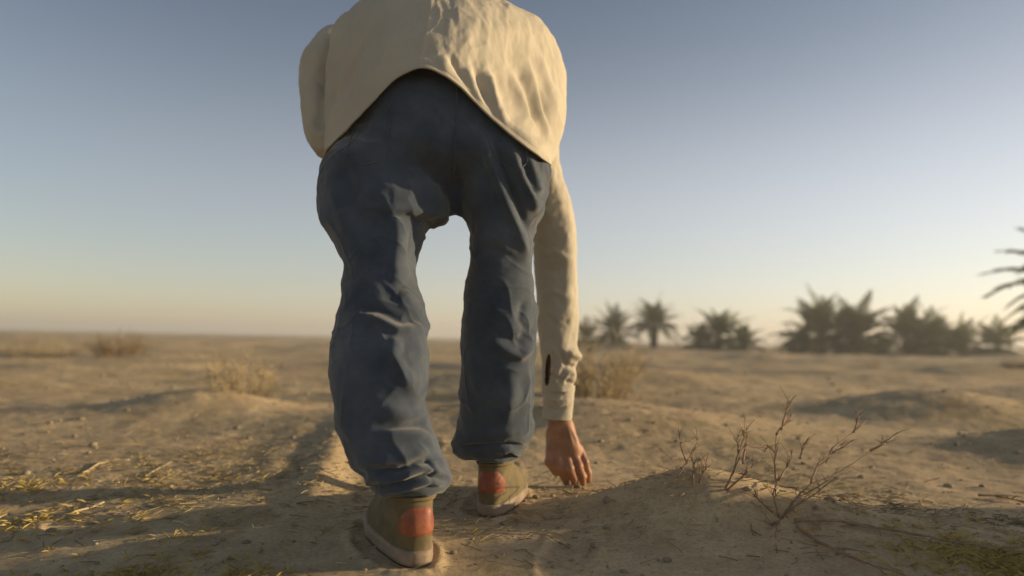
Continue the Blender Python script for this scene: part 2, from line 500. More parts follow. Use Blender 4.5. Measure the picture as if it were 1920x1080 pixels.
def trouser_sdf(X, Y, Z):
    a = leg_sdf(X, Y, Z, TL); b = leg_sdf(X, Y, Z, TR)
    # pelvis / seat
    zz = np.array([zc - 0.03, zc + 0.02, zc + .06, zc + .14, zc + .22, zc + .30, zc + .36])
    px_ = [P(845, 380, 1.42).x, P(838, 370, 1.42).x, P(826, 330, 1.42).x, P(816, 260, 1.42).x, P(808, 200, 1.43).x, P(803, 150, 1.44).x, P(803, 110, 1.46).x]
    rx_ = [0.02, 0.07, 0.19, 0.19, 0.155, 0.115, 0.07]
    cy_ = [1.42, 1.415, 1.41, 1.405, 1.41, 1.43, 1.46]
    ry_ = [0.02, 0.05, 0.115, 0.130, 0.125, 0.095, 0.06]
    z = np.clip(Z, zz[0], zz[-1])
    cx, rx, cy, ry = (spl(zz, np.array(t), z) for t in (px_, rx_, cy_, ry_))
    q = (np.abs((X - cx) / rx) ** 2.2 + np.abs((Y - cy) / ry) ** 2.2) ** (1 / 2.2)
    p = np.maximum((q - 1) * np.minimum(rx, ry), np.maximum(zz[0] - Z, Z - zz[-1]))
    d = smin(a, p, 0.03); d = smin(d, b, 0.022)
    # cleft between the buttocks
    xs = P(850, 300, 1.3).x
    d = d + 0.016 * np.exp(-((X - xs) / 0.016) ** 2) * np.clip((1.42 - Y) / 0.06, 0, 1) * np.clip((Z - zc) / 0.02, 0, 1) * np.clip((zc + 0.19 - Z) / 0.10, 0, 1)
    return d
tv, tf = surface_nets(trouser_sdf, (-0.45, 1.12, 0.05), (0.13, 1.60, 1.15), 0.0033)
tv = smooth_mesh(tv, tf, 3)
tn = normals(tv, tf)
# cloth folds
facing = np.clip(-tn[:, 1] * 1.5 + 0.12, 0, 1)
T_STR = [
    # right thigh pull folds
    ([(900, 235), (918, 300), (945, 370), (975, 440), (992, 505)], 9, 13, .013),
    ([(952, 262), (972, 320), (998, 375), (1010, 410)], 8, 12, .012),
    ([(985, 285), (1003, 330), (1015, 370)], 7, 9, .009),
    ([(925, 255), (945, 320), (975, 395), (992, 445)], 9, 8, -.011),
    ([(970, 285), (990, 335), (1006, 372)], 6, 6, -.008),
    ([(880, 480), (930, 470), (985, 500)], 14, 10, -.006),
    ([(915, 628), (945, 655), (975, 668), (1003, 640)], 9, 14, .011),
    ([(905, 615), (945, 635), (975, 640), (1000, 612)], 12, 9, -.009),
    ([(985, 560), (975, 600), (990, 625)], 10, 8, -.007),
    ([(955, 690), (960, 740), (950, 800)], 12, 16, .006),
    # left leg
    ([(738, 392), (742, 440), (738, 500), (745, 545)], 12, 24, .016),
    ([(772, 420), (768, 480), (776, 530)], 9, 12, -.007),
    ([(700, 380), (705, 450), (700, 530)], 24, 18, -.008),
    ([(745, 545), (770, 570), (802, 590)], 12, 20, .010),
    ([(676, 585), (715, 600), (745, 618), (800, 612)], 8, 16, .012),
    ([(660, 570), (715, 584), (755, 602), (800, 596)], 13, 9, -.012),
    ([(742, 622), (738, 660), (752, 700), (785, 745)], 12, 22, .010),
    ([(760, 640), (752, 668), (775, 700)], 8, 8, -.004),
    ([(640, 470), (665, 520), (690, 560)], 14, 14, -.005),
    ([(615, 330), (640, 400), (655, 450)], 14, 14, .007),
    ([(640, 300), (665, 370), (680, 430)], 12, 12, -.006),
    # bunched left cuff
    ([(690, 806), (740, 800), (790, 797), (815, 808), (835, 848)], 5, 11, -.012),
    ([(700, 822), (760, 815), (800, 818), (826, 850)], 8, 12, .008),
    ([(672, 868), (720, 866), (775, 856), (812, 842)], 5, 9, .007),
    ([(700, 884), (745, 886), (785, 868), (822, 862)], 4, 7, -.013),
    ([(690, 899), (740, 897), (790, 880), (846, 888)], 6, 6, .010),
    ([(708, 908), (760, 905), (800, 890), (842, 900)], 3.5, 5, -.011),
    ([(696, 922), (750, 918), (805, 904), (848, 912)], 5, 6, .010),
    ([(815, 846), (838, 878), (846, 905)], 5, 7, .010),
    ([(800, 856), (812, 880), (806, 905)], 4, 4, -.007),
    ([(690, 880), (694, 900), (698, 925)], 5, 5, .005),
    # right cuff
    ([(852, 838), (900, 839), (950, 834), (988, 838)], 4, 5, -.011),
    ([(935, 846), (955, 842), (975, 852)], 4, 4, .008),
    ([(940, 856), (955, 850), (968, 858)], 3, 3, -.006),
    ([(856, 852), (900, 856), (940, 855)], 6, 6, .005),
    ([(862, 818), (920, 812), (985, 808)], 8, 8, .004),
    ([(690, 745), (740, 770), (780, 775)], 16, 12, .004),
    ([(880, 720), (930, 745), (985, 735)], 16, 12, .004),
]
px, py = proj(tv)
disp = stroke_disp(tv, T_STR, px, py) * facing
# the same kind of folds on the sides that face away
back = 1 - facing
dn = fbm(tv[:, 0] / .07, tv[:, 1] / .07, tv[:, 2] / .05, oct=3, seed=41)
disp += back * 0.006 * dn
disp += 0.0013 * fbm(tv[:, 0] / .05, tv[:, 1] / .05, tv[:, 2] / .035, oct=3, seed=44)
rg = 1 - np.abs(fbm(tv[:, 0] / .06 + tv[:, 2] / .12, tv[:, 1] / .08, tv[:, 2] / .10, oct=2, seed=47))
disp += 0.0032 * (np.clip(rg, 0, 1) ** 4 - 0.3)
w2 = vnoise(tv[:, 0] / .12, tv[:, 1] / .12, tv[:, 2] / .12, 52)
rg2 = 1 - np.abs(vnoise(tv[:, 0] / .09 + 1.2 * w2, tv[:, 1] / .09, tv[:, 2] / .055 + 1.5 * w2, 53)) 
disp += 0.0022 * (np.clip(rg2, 0, 1) ** 7 - 0.15)
# fine bunching at both hems
for T, top in ((TL, P(750, 855, 1.2).z), (TR, P(930, 840, 1.5).z)):
    near = np.abs(tv[:, 1] - T[0, 2]) < 0.12
    near &= np.abs(tv[:, 0] - T[0, 1]) < 0.13
    k = near * np.clip((top - tv[:, 2]) / 0.04, 0, 1)
    th = np.arctan2(tv[:, 1] - T[0, 2], tv[:, 0] - T[0, 1])
    disp += k * 0.0022 * np.sin(tv[:, 2] * 210 + 1.7 * np.sin(2 * th + 1) + 1.2 * vnoise(tv[:, 0] * 30, tv[:, 1] * 30, tv[:, 2] * 30, 5))
tv = tv + tn * disp[:, None]
trousers = mesh_obj('trousers', tv, tf, M_denim, person)
trousers['label'] = 'loose dark blue denim trousers, bunched at the ankles'

# centre-back seam and pocket stitching, as welts lying on the cloth
def on_trousers(px0, py0, lift=0.0008):
    m = tn[:, 1] < 0
    d = (px[m] - px0) ** 2 + (py[m] - py0) ** 2
    k = np.flatnonzero(m)[np.argmin(d)]
    return Vector(tv[k]) + Vector(tn[k]) * lift
px, py = proj(tv)
sb = MB()
def lerp_px(line, step=5):
    out = []
    for a, b in zip(line[:-1], line[1:]):
        n = max(1, int(math.hypot(b[0] - a[0], b[1] - a[1]) / step))
        out += [(a[0] + (b[0] - a[0]) * k / n, a[1] + (b[1] - a[1]) * k / n) for k in range(n)]
    return out + [line[-1]]
def welt(line, r, name='seam'):
    sb = MB(); q = [on_trousers(x, y, r * .35) for x, y in lerp_px(line)]
    for _ in range(2): q = [q[0]] + [(q[k - 1] + q[k] * 2 + q[k + 1]) / 4 for k in range(1, len(q) - 1)] + [q[-1]]
    sb.tube(q, r, 6); return sb.build(name, M_denim, trousers)
welt([(857, 150), (858, 200), (857, 250), (853, 300), (850, 345)], .0022)
# two back pockets, each an outlined patch of the same cloth
for pk in ([(735, 205), (728, 262), (718, 300), (680, 312), (650, 285), (668, 232)], [(905, 235), (930, 300), (965, 322), (990, 305), (985, 268)]):
    welt(pk, .0016, 'pocket_edge')

# ---- shirt body: closed ring columns, rows from hem to neck
ROWS = [
 [(610,294,1.50),(650,243,1.40),(700,191,1.315),(745,145,1.265),(800,127,1.245),(860,163,1.265),(925,225,1.33),(985,275,1.41),(1032,308,1.50),(1005,300,1.60),(905,285,1.66),(800,280,1.67),(690,285,1.60)],
 [(611,245,1.53),(645,195,1.415),(692,145,1.325),(742,105,1.28),(800,90,1.265),(862,120,1.275),(930,180,1.34),(992,232,1.43),(1046,280,1.54),(1010,305,1.63),(905,290,1.70),(800,285,1.70),(690,285,1.63)],
 [(613,180,1.57),(636,135,1.45),(683,85,1.355),(740,50,1.315),(800,35,1.30),(866,55,1.305),(938,105,1.36),(1004,160,1.46),(1058,220,1.58),(1015,310,1.66),(905,295,1.74),(800,290,1.74),(680,280,1.66)],
 [(616,120,1.62),(628,75,1.51),(672,25,1.43),(735,-12,1.40),(800,-25,1.39),(870,-14,1.39),(948,15,1.42),(1022,75,1.51),(1062,165,1.64),(1020,305,1.71),(905,300,1.78),(800,295,1.78),(670,270,1.70)],
 [(624,100,1.68),(624,50,1.60),(668,8,1.54),(735,-22,1.52),(800,-25,1.51),(870,-15,1.51),(955,8,1.53),(1032,62,1.60),(1060,160,1.70),(1025,300,1.76),(905,305,1.82),(800,300,1.82),(670,260,1.75)],
 [(640,130,1.76),(640,80,1.70),(685,50,1.66),(740,35,1.65),(800,40,1.64),(870,55,1.64),(950,75,1.66),(1020,120,1.70),(1052,200,1.77),(1025,300,1.82),(905,310,1.86),(800,300,1.86),(690,250,1.82)],
 [(690,180,1.86),(700,150,1.84),(740,130,1.83),(790,130,1.82),(840,140,1.82),(890,155,1.82),(950,180,1.84),(1000,220,1.86),(1025,270,1.88),(1005,310,1.90),(920,320,1.92),(820,300,1.92),(730,240,1.90)],
 [(850,250,1.97),(860,235,1.96),(875,225,1.95),(890,222,1.95),(905,222,1.95),(925,228,1.95),(940,240,1.96),(950,255,1.97),(950,280,1.98),(940,300,1.99),(910,310,2.0),(880,300,2.0),(860,280,1.99)],
]
RP = np.array([[tuple(P(*p)) for p in r] for r in ROWS])       # rows, cols, 3
nrw, ncl = RP.shape[:2]
NU, NV = 420, 300
cu = np.arange(-2, ncl + 3)
def cat(Pm, t, closed):
    n = len(Pm)
    i = np.floor(t).astype(int)
    if not closed: i = np.clip(i, 0, n - 2)
    f = (t - i).reshape((-1,) + (1,) * (Pm.ndim - 1))
    g = (lambda k: Pm[(i + k) % n]) if closed else (lambda k: Pm[np.clip(i + k, 0, n - 1)])
    a, b, c, d = g(-1), g(0), g(1), g(2)
    return 0.5 * ((2 * b) + (-a + c) * f + (2 * a - 5 * b + 4 * c - d) * f * f + (-a + 3 * b - 3 * c + d) * f ** 3)
S = cat(RP, np.linspace(0, nrw - 1, NV), False)               # NV, ncl, 3
S = cat(S.transpose(1, 0, 2), np.linspace(0, ncl, NU, endpoint=False), True)  # NU, NV, 3
sv = S.reshape(-1, 3)
i = np.arange(NU)[:, None]; j = np.arange(NV - 1)[None, :]; i2 = (i + 1) % NU
sf = np.stack([i * NV + j, i2 * NV + j, i2 * NV + j + 1, i * NV + j + 1], -1).reshape(-1, 4)
sn = normals(sv, sf)
if (sn[:, 2] * (sv[:, 2] - 0.95)).sum() < 0:
    sf = sf[:, ::-1]; sn = -sn
S_STR = [
    ([(820, 100), (845, 150), (880, 195)], 8, 14, .009),
    ([(838, 95), (865, 140), (895, 195)], 7, 7, -.008),
    ([(870, 120), (885, 165), (915, 210)], 7, 10, .009),
    ([(905, 130), (925, 185), (950, 235)], 6, 9, .011),
    ([(888, 120), (905, 175), (930, 225)], 7, 6, -.008),
    ([(925, 130), (950, 190), (975, 240)], 10, 9, -.009),
    ([(950, 120), (972, 175), (985, 225), (1010, 260)], 8, 10, .011),
    ([(985, 110), (1002, 165), (1012, 215), (1030, 262)], 8, 9, .011),
    ([(968, 120), (990, 180), (1000, 235)], 7, 7, -.010),
    ([(1012, 100), (1030, 160), (1042, 225)], 9, 9, .007),
    ([(1004, 150), (1018, 205), (1034, 250)], 5, 5, -.008),
    ([(960, 235), (990, 262), (1028, 282)], 7, 7, .007),
    ([(655, 60), (650, 130), (640, 200), (628, 260)], 11, 9, .010),
    ([(640, 80), (632, 150), (624, 220)], 8, 8, -.009),
    ([(700, 70), (680, 130), (660, 190), (640, 235)], 12, 12, .008),
    ([(678, 80), (662, 145), (645, 205)], 8, 8, -.007),
    ([(740, 60), (720, 105), (695, 160)], 12, 12, .005),
    ([(860, 30), (930, 60), (1000, 60)], 18, 18, .006),
    ([(1000, 60), (1030, 110), (1040, 170)], 10, 10, -.005),
    ([(760, 20), (800, 45), (850, 40)], 20, 20, -.004),
]
sf_face = np.clip(-sn[:, 1] * 1.6 + 0.5, 0, 1)
sd = stroke_disp(sv, S_STR) * sf_face
sd += 0.0035 * fbm(sv[:, 0] / .05, sv[:, 1] / .09, sv[:, 2] / .10, oct=4, seed=61)
rg = 1 - np.abs(fbm(sv[:, 0] / .055, sv[:, 1] / .16, sv[:, 2] / .22, oct=2, seed=66))
sd += 0.003 * (np.clip(rg, 0, 1) ** 1.5 - 0.5)
w2 = vnoise(sv[:, 0] / .1, sv[:, 1] / .1, sv[:, 2] / .1, 57)
rg2 = 1 - np.abs(vnoise(sv[:, 0] / .045 + w2, sv[:, 1] / .2 + .6 * w2, sv[:, 2] / .16, 58))
sd += 0.0016 * (np.clip(rg2, 0, 1) ** 6 - 0.2)
sd += 0.0010 * fbm(sv[:, 0] / .018, sv[:, 1] / .03, sv[:, 2] / .04, oct=3, seed=69)
rr1 = np.tile(np.linspace(0, 1, NV), NU)
sd -= 0.0016 * np.exp(-((rr1 - 0.040) / 0.006) ** 2) - 0.0008 * (rr1 < 0.035)
rowt = np.tile(np.linspace(0, 1, NV), NU)
sd = sd * np.clip(rowt / 0.12, 0.35, 1)
# the cloth rests on the trousers: ease it clear of them along the sight line
toc = np.array([0, 0, CAM_H]) - sv; toc /= np.linalg.norm(toc, axis=1, keepdims=True)
vis = np.clip((0.5 - rowt) / 0.15, 0, 1) * np.clip((1.60 - sv[:, 1]) / 0.06, 0, 1)
push = np.zeros(len(sv))
for _ in range(14):
    q = sv + toc * push[:, None]
    dd = trouser_sdf(q[:, 0], q[:, 1], q[:, 2])
    push = push + np.clip(0.016 - dd, 0, 0.02) * vis
    g2 = push.reshape(NU, NV); g3 = g2.copy()
    for _k in range(8):
        g3 = (g3 + np.roll(g3, 1, 0) + np.roll(g3, -1, 0)) / 3
        gp = np.pad(g3, ((0, 0), (1, 1)), 'edge'); g3 = (gp[:, :-2] + gp[:, 1:-1] + gp[:, 2:]) / 3
    push = np.maximum(g3, g2 * 0.98).reshape(-1)
sv = sv + toc * push[:, None]
sn = normals(sv, sf)
sv = sv + sn * sd[:, None]
shirt = mesh_obj('shirt', sv, sf, M_shirt, person)
md = shirt.modifiers.new('thickness', 'SOLIDIFY'); md.thickness = 0.0025; md.offset = -1
shirt['label'] = 'loose cream beige cotton shirt with an arched hem'
# stitched hem, a rolled band on the edge
hp = sv.reshape(NU, NV, 3)[:, 1]; hn = sn.reshape(NU, NV, 3)[:, 1]
hb = MB()
ring = [tuple(hp[k] + hn[k] * 0.0005) for k in range(0, NU, 3)]
ring.append(ring[0])
hb.tube(ring, 0.0026, 6, cap=False)
hb.build('hem', M_shirt, shirt)

# ---- sleeves
def ring_tube(rows, nseg, nv, strokes=(), noise_a=.003, seed=0, drop=None):
    """rows: (px, py, depth, rx, ry, tiltaxis) centre + radii; rings lie across the path"""
    pts = np.array([tuple(P(r[0], r[1], r[2])) for r in rows]); rr = np.array([(r[3], r[4]) for r in rows])
    t = np.linspace(0, len(rows) - 1, nv)
    c = cat(pts, t, False); r = cat(rr, t, False)
    tg = np.gradient(c, axis=0); tg /= np.linalg.norm(tg, axis=1, keepdims=True)
    ax = np.array([1.0, 0, 0]) - tg * tg[:, :1]; ax /= np.linalg.norm(ax, axis=1, keepdims=True)
    bx = np.cross(tg, ax)
    w = np.linspace(0, 2 * np.pi, nseg, endpoint=False)
    v = c[:, None] + ax[:, None] * (r[:, :1] * np.cos(w))[..., None] + bx[:, None] * (r[:, 1:] * np.sin(w))[..., None]
    v = v.reshape(-1, 3)
    i = np.arange(nv - 1)[:, None]; j = np.arange(nseg)[None, :]; j2 = (j + 1) % nseg
    f = np.stack([i * nseg + j, i * nseg + j2, (i + 1) * nseg + j2, (i + 1) * nseg + j], -1).reshape(-1, 4)
    n = normals(v, f)
    if ((n * (v - np.repeat(c, nseg, 0))).sum()) < 0:
        f = f[:, ::-1]; n = -n
    d = noise_a * fbm(v[:, 0] / .045, v[:, 1] / .045, v[:, 2] / .06, oct=4, seed=seed)
    if strokes:
        d += stroke_disp(v, strokes) * np.clip(-n[:, 1] * 1.5 + 0.5, 0, 1)
    v = v + n * d[:, None]
    return v, f
def W(a, b, d): return (b - a) / 2 / F * d
AR = [(300, 975, 1050, 1.80), (345, 985, 1058, 1.81), (400, 993, 1074, 1.82), (460, 1000, 1080, 1.83), (540, 1004, 1083, 1.845), (600, 1007, 1083, 1.855), (645, 1010, 1080, 1.86),
      (668, 1013, 1083, 1.863), (698, 1016, 1077, 1.867), (730, 1018, 1076, 1.87)]
rows = [(1010, 250, 1.76, .06, .07)] + [((a + b) / 2, y, d, W(a, b, d), W(a, b, d) * 1.05 + .004) for y, a, b, d in AR]
A_STR = [
    ([(1040, 330), (1062, 420), (1070, 520), (1068, 610)], 10, 14, .006),
    ([(1030, 420), (1048, 520), (1050, 600)], 12, 12, -.004),
    ([(1062, 660), (1080, 668), (1088, 672)], 6, 9, .012),
    ([(1045, 650), (1062, 685), (1080, 690)], 5, 5, -.007),
    ([(1068, 690), (1076, 705), (1070, 720)], 6, 7, .009),
    ([(1020, 640), (1040, 660), (1060, 655)], 9, 9, .004),
    ([(1030, 700), (1050, 712), (1075, 716)], 5, 5, -.005),
    ([(1024, 712), (1034, 690), (1040, 668)], 4, 4, .004), ([(1040, 722), (1046, 700), (1052, 684)], 3.5, 3.5, .004), ([(1056, 722), (1062, 706), (1066, 696)], 3.5, 3.5, .004),
    ([(1012, 480), (1040, 470), (1072, 490)], 8, 5, .005), ([(1012, 505), (1042, 510), (1075, 500)], 6, 8, -.004), ([(1010, 560), (1035, 545), (1070, 560)], 8, 6, .004),
    ([(1020, 590), (1045, 610), (1072, 600)], 6, 6, -.004), ([(1000, 380), (1030, 400), (1060, 380)], 9, 6, .004),
]
v, f = ring_tube(rows, 90, 330, A_STR, .0035, 71)
# placket slit above the cuff: leave the cloth open there
fc = v[f].mean(1); fpx, fpy = proj(fc); near = fc[:, 1] < 1.865
slit = near & (np.abs(fpy - 694) < 30) & (np.abs(fpx - (1027 - 0.06 * (fpy - 694))) < 5.5 * np.sqrt(np.clip(1 - ((fpy - 694) / 30) ** 2, 0, 1)))
f = f[~slit]
sl = mesh_obj('sleeve', v, f, M_shirt, shirt)
md = sl.modifiers.new('thickness', 'SOLIDIFY'); md.thickness = 0.002; md.offset = -1
v, f = ring_tube([(1047, 722, 1.87, .0475, .048), (1047, 732, 1.87, .0465, .047), (1047, 755, 1.872, .044, .045), (1046, 783, 1.875, .0425, .043)], 90, 70,
                 [([(1030, 738), (1050, 760), (1072, 748)], 5, 6, .003), ([(1025, 765), (1045, 770), (1065, 762)], 4, 4, -.004), ([(1022, 745), (1040, 752), (1058, 741)], 3.5, 3.5, .004)], .003, 77)
cf = mesh_obj('cuff', v, f, M_shirt, shirt)
md = cf.modifiers.new('thickness', 'SOLIDIFY'); md.thickness = 0.003; md.offset = -1
# left sleeve: upper arm hanging beside the body, elbow bent forward on to the thigh
rows = [(700, 130, 1.82, .055, .055), (650, 92, 1.76, .070, .066), (622, 120, 1.71, .078, .070), (615, 180, 1.68, .070, .068), (617, 225, 1.64, .066, .066), (625, 258, 1.60, .058, .056), (655, 280, 1.56, .045, .055), (700, 330, 1.53, .045, .048), (730, 380, 1.50, .043, .045)]
L_STR = [([(600, 80), (590, 150), (592, 220)], 10, 10, .005), ([(612, 150), (602, 200), (600, 250)], 8, 8, -.005), ([(580, 220), (595, 250), (612, 262)], 7, 7, .006)]
v, f = ring_tube(rows, 90, 220, L_STR, .0045, 81)
s2 = mesh_obj('sleeve', v, f, M_shirt, shirt)
md = s2.modifiers.new('thickness', 'SOLIDIFY'); md.thickness = 0.002; md.offset = -1

# ---- body (one continuous skin, most of it under the clothes)
class Body:
    def __init__(self, lo, hi, h):
        self.lo = np.array(lo, float); self.h = h
        self.n = np.ceil((np.array(hi) - self.lo) / h).astype(int) + 1
        self.hi = self.lo + h * (self.n - 1)
        self.f = np.full(tuple(self.n), 0.5, np.float32)
    def cone(self, a, b, ra, rb, k=0.015, flat=None):
        a = np.array(a, float); b = np.array(b, float)
        R = max(ra, rb) + k * 2 + 0.02
        lo = np.minimum(a, b) - R; hi = np.maximum(a, b) + R
        i0 = np.clip(((lo - self.lo) / self.h).astype(int), 0, self.n - 1); i1 = np.clip(((hi - self.lo) / self.h).astype(int) + 2, 0, self.n)
        X, Y, Z = (self.lo[q] + self.h * np.arange(i0[q], i1[q]) for q in range(3))
        X = X[:, None, None]; Y = Y[None, :, None]; Z = Z[None, None, :]
        ab = b - a; l2 = (ab ** 2).sum() + 1e-9
        t = np.clip(((X - a[0]) * ab[0] + (Y - a[1]) * ab[1] + (Z - a[2]) * ab[2]) / l2, 0, 1)
        dx, dy, dz = X - a[0] - t * ab[0], Y - a[1] - t * ab[1], Z - a[2] - t * ab[2]
        if flat is not None:   # (axis, factor): squash along axis
            ax, s = flat; ax = np.array(ax, float); ax /= np.linalg.norm(ax)
            pr = dx * ax[0] + dy * ax[1] + dz * ax[2]
            dx, dy, dz = dx + ax[0] * pr * (s - 1), dy + ax[1] * pr * (s - 1), dz + ax[2] * pr * (s - 1)
        d = np.sqrt(dx ** 2 + dy ** 2 + dz ** 2) - (ra + (rb - ra) * t)
        sl = tuple(slice(i0[q], i1[q]) for q in range(3))
        self.f[sl] = smin(self.f[sl], d, k)
B = Body((-0.55, 1.15, 0.0), (0.30, 2.30, 1.16), 0.003)
pel = Vector((-0.175, 1.46, 0.92)); chest = Vector((-0.10, 1.76, 0.97)); neck = Vector((-0.02, 1.93, 0.93)); 
B.cone(pel + Vector((-.06, 0, -.02)), pel + Vector((.06, 0, -.02)), .085, .085, .03)
B.cone(pel, chest, .09, .12, .03); B.cone(chest + Vector((-.08, 0, 0.02)), chest + Vector((.08, 0, -.03)), .10, .10, .03)
B.cone(chest, neck, .09, .055, .03); B.cone(neck, neck + Vector((.01, .08, 0.0)), .055, .052, .02)
hd = Vector((0.0, 2.07, 0.90))
B.cone(hd + Vector((0, -.01, .02)), hd + Vector((0, .03, -.02)), .088, .085, .02); B.cone(hd + Vector((0, .02, -.05)), hd + Vector((0, .06, -.085)), .062, .045, .025)
B.cone(hd + Vector((0, .11, -.03)), hd + Vector((0, .125, -.055)), .012, .016, .01)      # nose
for s in (-1, 1):
    B.cone(hd + Vector((s * .088, 0, -.02)), hd + Vector((s * .096, -.01, .02)), .012, .014, .008)   # ears
    B.cone(hd + Vector((s * .03, .105, -.005)), hd + Vector((s * .034, .106, -.006)), .012, .012, .01)  # brow and eye
B.cone(hd + Vector((-.02, .10, -.10)), hd + Vector((.02, .10, -.10)), .009, .009, .006)   # lips
# legs
hL = P(788, 1056, 1.20); hL.z = Hs(hL.x, hL.y) - .001
hR = P(914, 968, 1.535); hR.z = Hs(hR.x, hR.y) - .001
def col(T, z): return Vector((float(spl(T[:, 0], T[:, 1], np.array(z))), float(spl(T[:, 0], T[:, 2], np.array(z))) + 0.005, z))
for T, hx in ((TL, -.075), (TR, .075)):
    hip = pel + Vector((hx, -.01, -.09)); kn = col(T, .47); yaw = math.radians(-24 if hx < 0 else 11); hh = hL if hx < 0 else hR
    fwv = Vector((math.sin(yaw), math.cos(yaw), 0)); an = hh + fwv * .062 + Vector((0, 0, .12)); cfm = col(T, .33)
    th = col(T, .66)
    B.cone(hip, th, .072, .054, .03); B.cone(th, kn, .054, .046, .02); B.cone(kn, cfm, .047, .048, .02); B.cone(cfm, an, .048, .030, .02)
    B.cone(an, hh + fwv * .055 + Vector((0, 0, .06)), .030, .030, .015); B.cone(hh + fwv * .06 + Vector((0, 0, .055)), hh + fwv * .20 + Vector((0, 0, .046)), .026, .016, .015)
    pass
# left arm, hand on the thigh
shl = P(668, 90, 1.78); ell = P(625, 240, 1.63); wrl = P(735, 390, 1.49)
B.cone(chest + Vector((-.10, .02, .03)), shl, .08, .055, .03); B.cone(shl, ell, .050, .040, .02); B.cone(ell, wrl, .040, .027, .02)
hl = wrl + Vector((.02, -.0, -.05))
B.cone(wrl, hl, .027, .034, .015, ((0, 1, 0), 1.5))
for k in range(4):
    q = hl + Vector((-.028 + k * .019, -.005, -.02)); L_ = (.062, .072, .068, .052)[k]
    e = q + Vector((-.006 + k * .005, -.012, -L_ * .6)); B.cone(q, e, .0095, .009, .006); B.cone(e, e + Vector((0, -.014, -L_ * .4)), .009, .0075, .004)
B.cone(hl + Vector((.03, 0, .02)), hl + Vector((.055, -.01, -.02)), .012, .009, .01)
# right arm reaching the ground
shr = P(985, 250, 1.79); elr = P(1040, 500, 1.86); wrr = P(1046, 778, 1.875)
B.cone(chest + Vector((.10, .02, .0)), shr, .08, .052, .03); B.cone(shr, elr, .050, .040, .02); B.cone(elr, wrr, .040, .028, .02)
pa = P(1052, 802, 1.875); pb = P(1064, 842, 1.872)
B.cone(wrr, pa, .031, .035, .012, ((0, 1, .1), 1.3)); B.cone(pa, pb, .037, .040, .012, ((.3, 1, .1), 1.45))
def fin(pts, rs, k=.0055):
    q = [P(*p) for p in pts]
    for a in range(len(q) - 1): B.cone(q[a], q[a + 1], rs[a], rs[a + 1], k)
# fingers held together, bent at the knuckles and reaching down into the sand
fin([(1047, 850, 1.862), (1050, 876, 1.842), (1058, 894, 1.858), (1062, 905, 1.878)], (.0135, .0125, .0112, .0090))     # index
fin([(1061, 850, 1.866), (1068, 878, 1.840), (1076, 897, 1.858), (1078, 908, 1.880)], (.0138, .0128, .0115, .0092))     # middle
fin([(1075, 846, 1.872), (1085, 874, 1.850), (1092, 894, 1.864), (1093, 906, 1.884)], (.0130, .0122, .0110, .0088))     # ring
fin([(1086, 840, 1.882), (1097, 866, 1.868), (1103, 887, 1.876), (1104, 901, 1.890)], (.0115, .0108, .0098, .0080))     # little
fin([(1034, 812, 1.878), (1034, 842, 1.866), (1030, 866, 1.850), (1042, 886, 1.854)], (.0170, .0150, .0128, .0100), .008)  # thumb
bv, bf = surface_nets(B.f, B.lo, B.hi, B.h)
bv = smooth_mesh(bv, bf, 1, .35)
bn = normals(bv, bf)
bpx, bpy_ = proj(bv)
tend = stroke_disp(bv, [([(1050, 795), (1045, 840)], 3, 3, .0018), ([(1056, 795), (1060, 842)], 3, 3, .0018), ([(1062, 795), (1075, 838)], 3, 3, .0018), ([(1066, 795), (1085, 832)], 3, 3, .0016),
                        ([(1052, 800), (1052, 840)], 2.5, 2.5, -.0015), ([(1060, 800), (1068, 838)], 2.5, 2.5, -.0015)]) * ((bn[:, 1] < 0) & (bv[:, 2] < .22) & (bv[:, 0] > .05))
bv = bv + bn * tend[:, None]
body = mesh_obj('body', bv, bf, M_skin, person)
# hair cap on the bowed head
def hair_sdf(X, Y, Z):
    c = hd + Vector((0, -.012, .018))
    d = np.sqrt((X - c.x) ** 2 + ((Y - c.y) / 1.08) ** 2 + (Z - c.z) ** 2) - .098 + .004 * np.sin(X * 190) * np.sin(Y * 170) * np.sin(Z * 210)
    return np.maximum(d, (Y - c.y) * .8 - (Z - c.z) * .6 - .035)
v, f = surface_nets(hair_sdf, tuple(hd - Vector((.13,) * 3)), tuple(hd + Vector((.13,) * 3)), .004)
mesh_obj('hair', v, f, M_hair, person)

